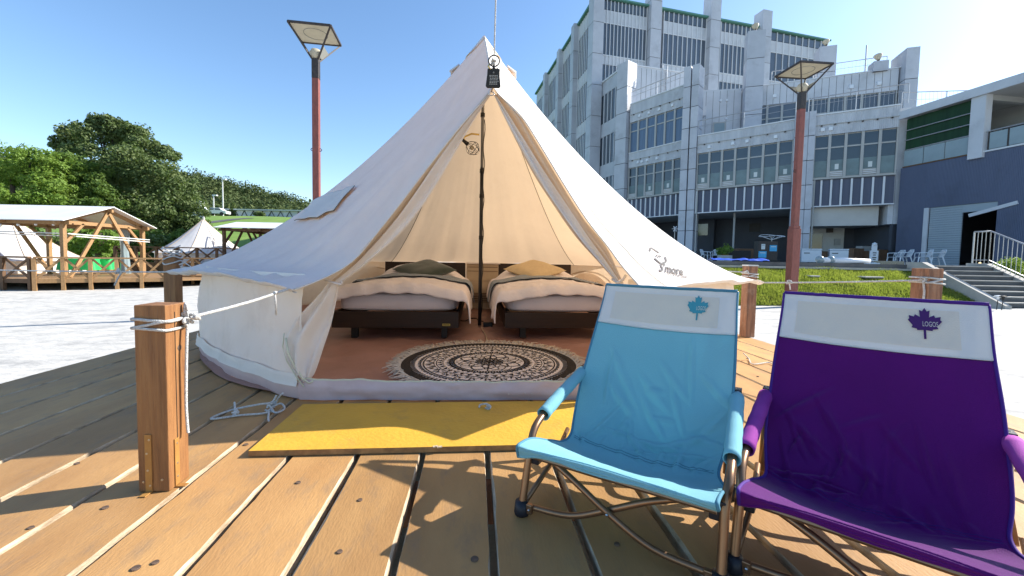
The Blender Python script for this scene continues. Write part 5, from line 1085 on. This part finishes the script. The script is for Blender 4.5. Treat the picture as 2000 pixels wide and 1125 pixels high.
# potted plant and flower
q = terr(1415, 26); t = thing('potted_plant', 'leafy potted plant with yellow band under the building', 'plant', q); MB().lathe((0, 0, 0), [(0, 0), (.18, 0), (.24, .42), (.0, .4)], 12).build('pot', 'wood_brown', t, world=False); MB().tube([(.23*math.cos(a), .23*math.sin(a), .36) for a in [k*PI/8 for k in range(17)]], .03, 6).build('band', 'mat_yellow', t, world=False); link('leaves', leaf_mesh('leaves', 'leaf_light', [[random.gauss(0, .2), random.gauss(0, .2), .7+random.gauss(0, .2)] for _ in range(14)], [.2]*14, 40, .07), t, world=False)
q = terr(1318, 24.0, 450); q = at(1318, 447, 24.0); t = thing('pinwheel', 'white pinwheel on a stick beside the left pillar', 'pinwheel', (q.x, q.y, ZT))
MB().tube([(0, 0, 0), (0, 0, q.z-ZT)], .015, 6).build('stick', 'rail_metal', t, world=False)
for k in range(6): a = k*PI/3; MB().beam((.03*math.cos(a), -.02, q.z-ZT+.03*math.sin(a)), (.17*math.cos(a), -.02, q.z-ZT+.17*math.sin(a)), .02, .09, V(0, 1, 0)).build('vane', 'white_plastic', t, world=False)
# ================================================================ left: railed deck, pergolas, tents
ZD = -.54
RA_ = V(-17.6, 15.06, 0); RB_ = V(-14.5, 17.1, 0); RL_ = V(-27, 15.2, 0)
MB().prism([(RL_.x, RL_.y), (RA_.x, RA_.y), (RB_.x, RB_.y), (-11.0, 21.5), (-14.5, 25), (-27, 25)], ZD-.06, ZD).build('pergola_deck', 'pergola_wood', kind='structure')
dm = MB()
for k in range(9): dm.box((-26+k*1.7, 19.5+.3*(k % 2), -.76), (.14, .14, .3))
dm.build('deck_footing', 'pergola_dark', kind='structure')
def xrail(name, label, A, B, n, z0, h, m, legs=True):
    t = thing(name, label, 'railing', (A.x, A.y, ZP), 0, 'cross braced wooden railings'); A = V(A.x, A.y, 0); B = V(B.x, B.y, 0)
    up = V(0, 0, 1); MB().beam(A+up*(z0+h), B+up*(z0+h), .13, .06).build('top_rail', m, t); MB().beam(A+up*z0, B+up*z0, .05, .15).build('floor_beam', m, t)
    for k in range(n+1):
        q = lerp(A, B, k/n); MB().box(q+up*((z0+h-.03+(ZP if legs else z0))/2), (.11, .11, z0+h-.03-(ZP if legs else z0)), math.atan2((B-A).y, (B-A).x)).build('post', m, t)
        if k < n:
            e = lerp(A, B, (k+1)/n); d = (e-q).normalized(); MB().beam(q+d*.06+up*(z0+.10), e-d*.06+up*(z0+h-.06), .04, .075).build('brace', m, t); nn = V(-d.y, d.x, 0)*.042; MB().beam(q+d*.06+up*(z0+h-.06)+nn, e-d*.06+up*(z0+.10)+nn, .04, .075).build('brace', m, t)
    return t
xrail('deck_railing', 'sunlit brown railing of crossed braces on the far left deck', RA_, RB_, 5, ZD, .88, 'pergola_wood')
xrail('deck_railing', 'shaded railing of crossed braces at the left frame edge', RL_, RA_+V(-.15, 0, 0), 9, ZD, .88, 'pergola_dark')  # same railing turning the corner; its shade is put into the darker wood colour
a_ = at(225, 500, 22); b_ = at(470, 500, 23.5); xrail('deck_railing', 'dark upper railing in front of the distant bell tent', V(a_.x, a_.y, 0), V(b_.x+3, b_.y, 0), 9, -.05, .90, 'pergola_dark')
a2 = at(318, 500, 18.5); xrail('deck_railing', 'short brown railing section behind the rope wound post', V(a2.x, a2.y+.3, 0), V(a2.x+3.4, a2.y+1.6, 0), 4, ZD, .88, 'pergola_wood')
MB().prism([(a_.x, a_.y), (b_.x+4, b_.y), (b_.x+4, 34), (a_.x-2, 34)], -.95, -.06).build('tent_terrace', 'pergola_dark', kind='structure')
def pergola(name, label, x0, x1, y0, y1, ze, zr, zf, m='pergola_wood'):
    t = thing(name, label, 'pergola', ((x0+x1)/2, (y0+y1)/2, zf), 0, 'white roofed pergolas'); ym = (y0+y1)/2; oh = .35
    for s_, ya in ((1, y0-oh), (-1, y1+oh)):
        zz = ze - (zr-ze)*oh/(ym-y0)
        b = MB(); b.quad((x0-.4, ya, zz), (x1+.4, ya, zz), (x1+.4, ym, zr), (x0-.4, ym, zr)); solidify(b.build('roof_sheet', 'roof_white', t), .03, 1)
    for x in (x0, (x0+x1)/2, x1):
        for s_, ya in ((1, y0), (-1, y1)):
            MB().beam((x, ya-.3*s_, ze-.12-(zr-ze)*.15), (x, ym, zr-.10), .08, .14).build('rafter', m, t)
        MB().beam((x, y0, ze-.15), (x, y1, ze-.15), .08, .14).build('tie_beam', m, t)
    for y in (y0, y1): MB().beam((x0-.3, y, ze-.17), (x1+.3, y, ze-.17), .10, .14).build('eave_beam', m, t)
    MB().beam((x0-.3, ym, zr-.16), (x1+.3, ym, zr-.16), .09, .14).build('ridge_beam', m, t)
    for x in (x0, x1):
        for s_, y in ((1, y0), (-1, y1)):
            MB().box((x, y, (zf+ze-.2)/2), (.14, .14, ze-.2-zf)).build('post', m, t); MB().beam((x, y, ze-1.0), (x, y+s_*.75, ze-.18), .08, .10).build('knee_brace', m, t)
        MB().beam((x+.10, ym, zr-.2), (x+.10, y0+.1, zf+.1), .07, .12).build('gable_brace', m, t); MB().beam((x+.10, ym, zr-.2), (x+.10, y1-.1, zf+.1), .07, .12).build('gable_brace', m, t)
    return t
pergola('pergola', 'timber pergola with white roof sheets on the far left deck', -21.8, -17.4, 15.9, 19.3, 1.86, 2.48, ZD)
q = at(440, 440, 24); pergola('pergola', 'dark timber pergola with white roof beside the distant bell tent', q.x+.2, q.x+4.6, 23.6, 27.0, 2.10, 2.48, -.05, 'pergola_dark')
MB_ = [(-17.3, 19.0), ]
# tied clear curtain on the pergola
q = at(243, 470, 19.4); t = tag(MB().grid(lambda u, v: V(q.x + (.13+.09*abs(v-.5)*2)*math.cos(u*2*PI)*(1+.15*math.sin(u*26)), q.y+.15*math.sin(u*2*PI), lerp(1.66, ZD+.1, v)), 40, 14, closeu=True).build('vinyl_curtain', 'pale_glass', smooth=True), 'tied grey vinyl curtain hanging at the pergola corner', 'curtain')
sl_ = MB().tube([V(-25, 15.6, 1.72), V(-21, 15.7, 1.60), V(-17.3, 16.2, 1.66)], .02, 5); o = tag(sl_.build('string_lights', 'black'), 'string of small white bulbs under the pergola eave', 'string lights')
for k in range(12): MB().ball((-25+k*.65, 15.65+.03*k, 1.58-.03*math.sin(k)), .05, 8).build('bulb', 'white_plastic', o, smooth=True)
for i, (za, zb) in enumerate(((1.38, 1.15), (1.30, 1.05))): tag(MB().tube([V(-26, 15.7, za), V(-17.3, 16.0+i*.3, lerp(za, zb, .5)), V(-16.8, 19.0, zb)], .022, 5).build('line', 'rope'), ['upper white line strung through the pergola', 'lower white line strung through the pergola'][i], 'line')
# green covered tables
for i, (px, D, w_) in enumerate(((155, 19.5, 1.3), (192, 20.4, 1.2))):
    q = at(px, 515, D); t = thing('covered_table', ['bright green covered table behind the railing, left one', 'bright green covered table behind the railing, right one'][i], 'table', (q.x, q.y, ZD), .4, 'green covered tables')
    MB().grid(lambda u, v: V(lerp(.55, .62+.04*nz(u*9, 1), v)*w_*.9*math.copysign(abs(math.cos(2*PI*u))**.35, math.cos(2*PI*u)), lerp(.45, .5, v)*.8*math.copysign(abs(math.sin(2*PI*u))**.35, math.sin(2*PI*u)), lerp(.74, .22, v)), 40, 6, closeu=True).build('cover', 'green_cover', t, world=False, smooth=True); MB().box((0, 0, .735), (w_*.98, .72, .02)).build('cover_top', 'green_cover', t, world=False)
    for sx in (-1, 1):
        for sy in (-1, 1): MB().box((sx*w_*.42, sy*.3, .11), (.05, .05, .22)).build('leg', 'rail_metal', t, world=False)
def small_tent(name, label, c, R_, H, hw, door, zb):
    t = thing(name, label, 'tent', (c[0], c[1], zb), 0, 'distant bell tents')
    def rf(u, v):
        a = u*2*PI; k = math.cos(PI/9)/math.cos(((a+PI/9) % (2*PI/9))-PI/9); r = R_*v*lerp(1, k, v)*1.06
        return V(c[0]+r*math.sin(a), c[1]-r*math.cos(a), zb+hw+(H-hw)*(1-v)**1.35+.03*nz(u*40, v*2, c[0])*v)
    MB().grid(rf, 90, 24, closeu=True).build('roof_canvas', 'canvas', t, smooth=True)
    MB().grid(lambda u, v: V(c[0]+R_*.95*math.sin(u*2*PI), c[1]-R_*.95*math.cos(u*2*PI), zb+hw*(1-v)+.01), 60, 3, closeu=True).build('wall_canvas', 'canvas_wall', t, smooth=True)
    for k in range(9): a = (k+.5)*2*PI/9; MB().tube([rf(a/2/PI, .02+.97*i/12)+V(0, 0, .012) for i in range(13)], .014, 4).build('seam', 'cabinet', t)
    MB().tube([V(c[0], c[1], zb+H-.05), V(c[0], c[1], zb+H+.14)], .07, 8).build('apex_cap', 'soffit', t)
    # door gable
    d = V(math.sin(rad(door)), -math.cos(rad(door)), 0); s_ = V(-d.y, d.x, 0); f0 = V(c[0], c[1], zb)+d*R_*1.03; ap = V(c[0], c[1], zb)+d*R_*.50+V(0, 0, H*.66)
    for q_ in (-1, 1): MB().grid(lambda u, v: lerp(lerp(f0+s_*q_*R_*.5*(1-v), f0+s_*q_*R_*.02*(1-v), u), ap, v)+d*.02, 5, 8).build('door_panel', 'canvas_wall', t, smooth=True)
    for q_ in (-1, 1): MB().tube([ap+d*.03, f0+s_*q_*R_*.5+d*.03], .03, 5).build('door_edge', 'hem', t)
    return t
q = at(398, 470, 27); small_tent('bell_tent', 'distant cream bell tent half in shade behind the dark railing', (q.x, q.y), 2.6, 2.85, .6, 60, -.06)
q = at(22, 470, 20.5); small_tent('bell_tent', 'beige bell tent behind the pergola at the left frame edge', (q.x, q.y), 2.7, 2.75, .6, 22, ZD)
# ================================================================ lawn slope, road, far things, hill
def lawnz(x, y): return -1.0 + 8.8*sstep(26, 84, y)*.98 + .1*nz(x*.2, y*.2)
MB().grid(lambda u, v: (lambda x, y: V(x, y, lawnz(x, y)-.0))(lerp(-75, 14, u), lerp(25, 90, v)), 50, 40).build('lawn_slope', 'lawn', kind='structure', smooth=True)
def hz(x): 
    pts = [(-700, 105), (-420, 80), (-350, 66), (-312, 56), (-290, 48), (-240, 48), (-205, 47), (-190, 45), (-160, 38), (-119, 28), (-80, 20), (-40, 11), (20, 8), (120, 5)]
    for (a, za), (b__, zb) in zip(pts, pts[1:]):
        if a <= x <= b__: return lerp(za, zb, (x-a)/(b__-a))
    return 8
def hillz(x, y): return lerp(6.0, hz(x*250/max(y, 1)*1.0 if y > 250 else x)-5, sstep(100, 255, y)) * (1 if y < 260 else max(.2, 1-(y-260)/600)) + 3*nz(x*.02, y*.02)
MB().grid(lambda u, v: (lambda x, y: V(x, y, hillz(x, y)))(lerp(-560, 120, u), lerp(88, 420, v)), 90, 60).build('hill', 'hill', kind='structure', smooth=True)
cs = []; rs = []
for k in range(5200):
    y = 96+random.random()**.8*172; x = random.uniform(-1.45*y, -.30*y) if random.random() < .9 else random.uniform(-560, 40); z = hillz(x, y); r = random.choice((1.6, 2.4, 3.2, 4.6))*random.uniform(.8, 1.2)*(.75+y/500)
    if y < 112 and -75 < x < 0 and z < 8: continue
    cs.append([x, y, z+r*.7]); rs.append(r)
o = link('hill_wood', leaf_mesh('hill_wood', 'leaf_far', cs, rs, 85, .72, 1.0, .5), kind='stuff'); o['label'] = 'dense wood covering the hills in the distance'; o['category'] = 'wood'
# pale low building, car, poles at the lawn's top
q = at(512, 418, 84); lb = thing('low_building', 'long low pale building with crossed wall braces on the skyline lawn', 'building', (q.x, q.y, 7.5)); MB().box((q.x+3.5, q.y, 7.9), (18, 4, 1.9)).build('wall', 'panel_light', lb); MB().box((q.x+3.5, q.y, 9.0), (19, 5, .25)).build('roof', 'metal_roof', lb)
for k in range(10): MB().beam((q.x-5+k*1.8, q.y-2.05, 7.2), (q.x-4.1+k*1.8, q.y-2.05, 8.8), .1, .1).build('brace', 'lamp_black', lb); MB().beam((q.x-4.1+k*1.8, q.y-2.05, 8.8), (q.x-3.2+k*1.8, q.y-2.05, 7.2), .1, .1).build('brace', 'lamp_black', lb)
def carw(px, D, label):
    q = at(px, 419, D); zc = lawnz(q.x, D)+.02; t = thing('parked_car', label, 'car', (q.x, q.y, zc), .1)
    pr = [(-2.1, .35), (-2.05, .8), (-1.4, .92), (-.8, 1.42), (.7, 1.45), (1.4, .98), (2.05, .85), (2.1, .35)]; b = MB()
    for y in (-.82, .82):
        for x, z in pr: b.v.append((x, y*(.88 if z > 1.2 else 1), z))
    n = len(pr); b.f = [tuple(reversed(range(n))), tuple(range(n, 2*n))]+[(i, (i+1) % n, (i+1) % n+n, i+n) for i in range(n)]; b.m = [0]*len(b.f); b.build('body', 'car_white', t, world=False)
    for x0, x1 in ((-1.1, -.1), (0, 1.1)): MB().box(((x0+x1)/2, -.79, 1.15), (x1-x0-.1, .06, .35)).build('side_window', 'glass', t, world=False)
    for x in (-1.3, 1.3):
        for y in (-.8, .8): MB().tube([(x, y-.1, .32), (x, y+.1, .32)], .32, 14).build('wheel', 'black', t, world=False)
carw(424, 80, 'white car parked at the top of the far lawn'); 
def mast(px, ptop, D, label, head):
    q = at(px, 430, D); zb = lawnz(q.x, D); zt = at(px, ptop, D).z; t = thing('light_pole', label, 'pole', (q.x, q.y, zb), 0, 'poles on the far lawn'); MB().tube([(0, 0, 0), (0, 0, zt-zb)], [.16, .10], 8).build('pole', 'rail_metal', t, world=False); MB().box((.3*head, 0, zt-zb+.05), (.9, .4, .22)).build('lamp_head', 'white_plastic', t, world=False); 
mast(436, 351, 88, 'tall thin light pole on the far lawn', 1); mast(418, 382, 84, 'shorter light pole with white head near the car', 1)
for i, (px, pt) in enumerate(((379, 398), (392, 392), (398, 404))):
    q = at(px, 425, 62); zb = lawnz(q.x, 62); zt = at(px, pt, 62).z; t = thing('utility_pole', ['white utility pole at the edge of the dark tree', 'middle white utility pole with equipment by the tree', 'short white utility pole right of the others'][i], 'pole', (q.x, q.y, zb), 0, 'utility poles by the tree'); MB().tube([(0, 0, 0), (0, 0, zt-zb)], .14, 8).build('pole', 'white_plastic', t, world=False); MB().box((0, 0, zt-zb-.3), (1.0, .3, .25)).build('cross_arm', 'white_plastic', t, world=False)
q = at(388, 414, 62); tag(MB().box((q.x, q.y, q.z), (2.0, .3, 1.5)).build('white_panel', 'white_plastic'), 'white panel box at the foot of the utility poles', 'panel')
MB().grid(lambda u, v: (lambda x, y: V(x, y, lawnz(x, y)+.06))(at(lerp(352, 376, u), 440, 60).x + (v-.5)*6, lerp(45, 70, v)), 4, 10).build('road', 'asphalt', kind='structure')
# ================================================================ trees
def tree(name, label, c, lobes, trunk, m, per, size, clr, n_per=18, group='trees on the left'):
    t = thing(name, label, 'tree', c, 0, group); b = MB(); h = trunk; b.tube([V(0, 0, -.3), V(.1, 0, h*.4), V(.0, .1, h*.8), V(.1, 0, h*1.25)], [.42, .32, .25, .10], 9); cs, rs = [], []
    for (x, y, z, r) in lobes:
        b.tube([V(0, 0, h*.6), V(x*.5, y*.5, lerp(h*.6, z, .6)), V(x, y, z)], [.16, .11, .04], 6)
        for k in range(n_per):
            d = V(random.gauss(0, 1), random.gauss(0, 1), random.gauss(0, 1)).normalized(); rr = r*random.uniform(.55, 1.02); cs.append([x+d.x*rr, y+d.y*rr, z+d.z*rr*.8]); rs.append(clr*random.uniform(.6, 1.25)*r**.5)
    b.build('trunk', 'bark', t, world=False, smooth=True); link('crown', leaf_mesh('crown', m, cs, rs, per, size, .75, .35), t, world=False); return t
def lob(pix, D, base):
    out = []
    for px, py, rp, dy in pix:
        p = at(px, py, D+dy); out.append((p.x-base[0], p.y-base[1], p.z-base[2], rp*(D+dy)/800))
    return out
def tr_(name, label, px, D, pix, trunk, m, per, size, clr, n_per):
    q = at(px, 500, D); base = (q.x, q.y, lawnz(q.x, D) if D > 26 else -1.0); tree(name, label, base, lob(pix, D, base), trunk, m, per, size, clr, n_per)
tr_('broadleaf_tree', 'tall dark green tree with ragged crown, the highest on the left', 225, 40, [(195, 268, 36, 0), (150, 262, 24, 1), (240, 262, 34, 1), (282, 288, 28, 0), (180, 315, 42, -1), (250, 320, 46, -2), (310, 340, 42, -1), (343, 378, 44, 0), (362, 412, 34, 0), (375, 450, 26, 0), (290, 400, 46, -2), (230, 380, 44, -2), (325, 300, 14, 0), (130, 285, 18, 1), (220, 245, 20, 0), (340, 430, 34, -1), (285, 450, 36, -2), (195, 240, 14, 0), (265, 262, 18, 0)], 6.5, 'leaf_dark', 130, .135, .62, 23)
tr_('broadleaf_tree', 'bright green rounded tree at the left frame edge', 30, 34, [(20, 322, 46, 0), (60, 318, 44, 0), (95, 330, 42, 0), (125, 325, 28, 1), (-20, 340, 50, 0), (40, 375, 46, -2), (95, 378, 40, -1), (-30, 390, 50, 0), (120, 365, 30, 0), (50, 410, 40, 0)], 5, 'leaf_light', 120, .115, .46, 22)
tr_('broadleaf_tree', 'medium green tree between the bright tree and the dark tree', 160, 36, [(140, 330, 34, 0), (175, 345, 34, 0), (165, 385, 40, -1), (200, 370, 28, 0), (205, 405, 34, -1), (140, 400, 34, 0)], 5, 'leaf_mid', 120, .115, .48, 20)
tr_('small_tree', 'light green low tree behind the pergola posts', 195, 28, [(170, 460, 26, 0), (205, 470, 24, 0), (150, 485, 24, 0), (185, 490, 26, 0), (225, 445, 24, 3), (255, 440, 22, 4), (270, 470, 26, 4)], 2.2, 'leaf_light', 70, .11, .40, 16)
tr_('small_tree', 'dark undergrowth tree in the shade beneath the tall tree', 250, 32, [(235, 480, 30, 0), (275, 490, 30, 0), (310, 480, 28, 1), (120, 490, 34, 1), (85, 480, 34, 1), (60, 495, 30, 1), (20, 470, 40, 1)], 2.5, 'leaf_dark', 80, .14, .5, 18)
tr_('shrub', 'leafy green shrub left of the distant bell tent', 340, 33, [(350, 470, 20, 0), (330, 480, 22, 0), (365, 455, 16, 1), (315, 470, 22, 1), (375, 475, 14, 0)], 1.5, 'leaf_mid', 80, .12, .42, 16)
tr_('conifer', 'small dark conifer on the far lawn beside the white car', 455, 82, [(455, 418, 5, 0), (455, 411, 4.5, 0), (455, 404, 3, 0), (455, 398, 1.6, 0)], 1.0, 'leaf_dark', 50, .22, .5, 14)
tr_('shrub', 'small dark bush before the low pale building', 506, 80, [(506, 417, 4, 0), (500, 418, 3, 0), (512, 418, 3, 0)], .6, 'leaf_dark', 50, .22, .5, 10)
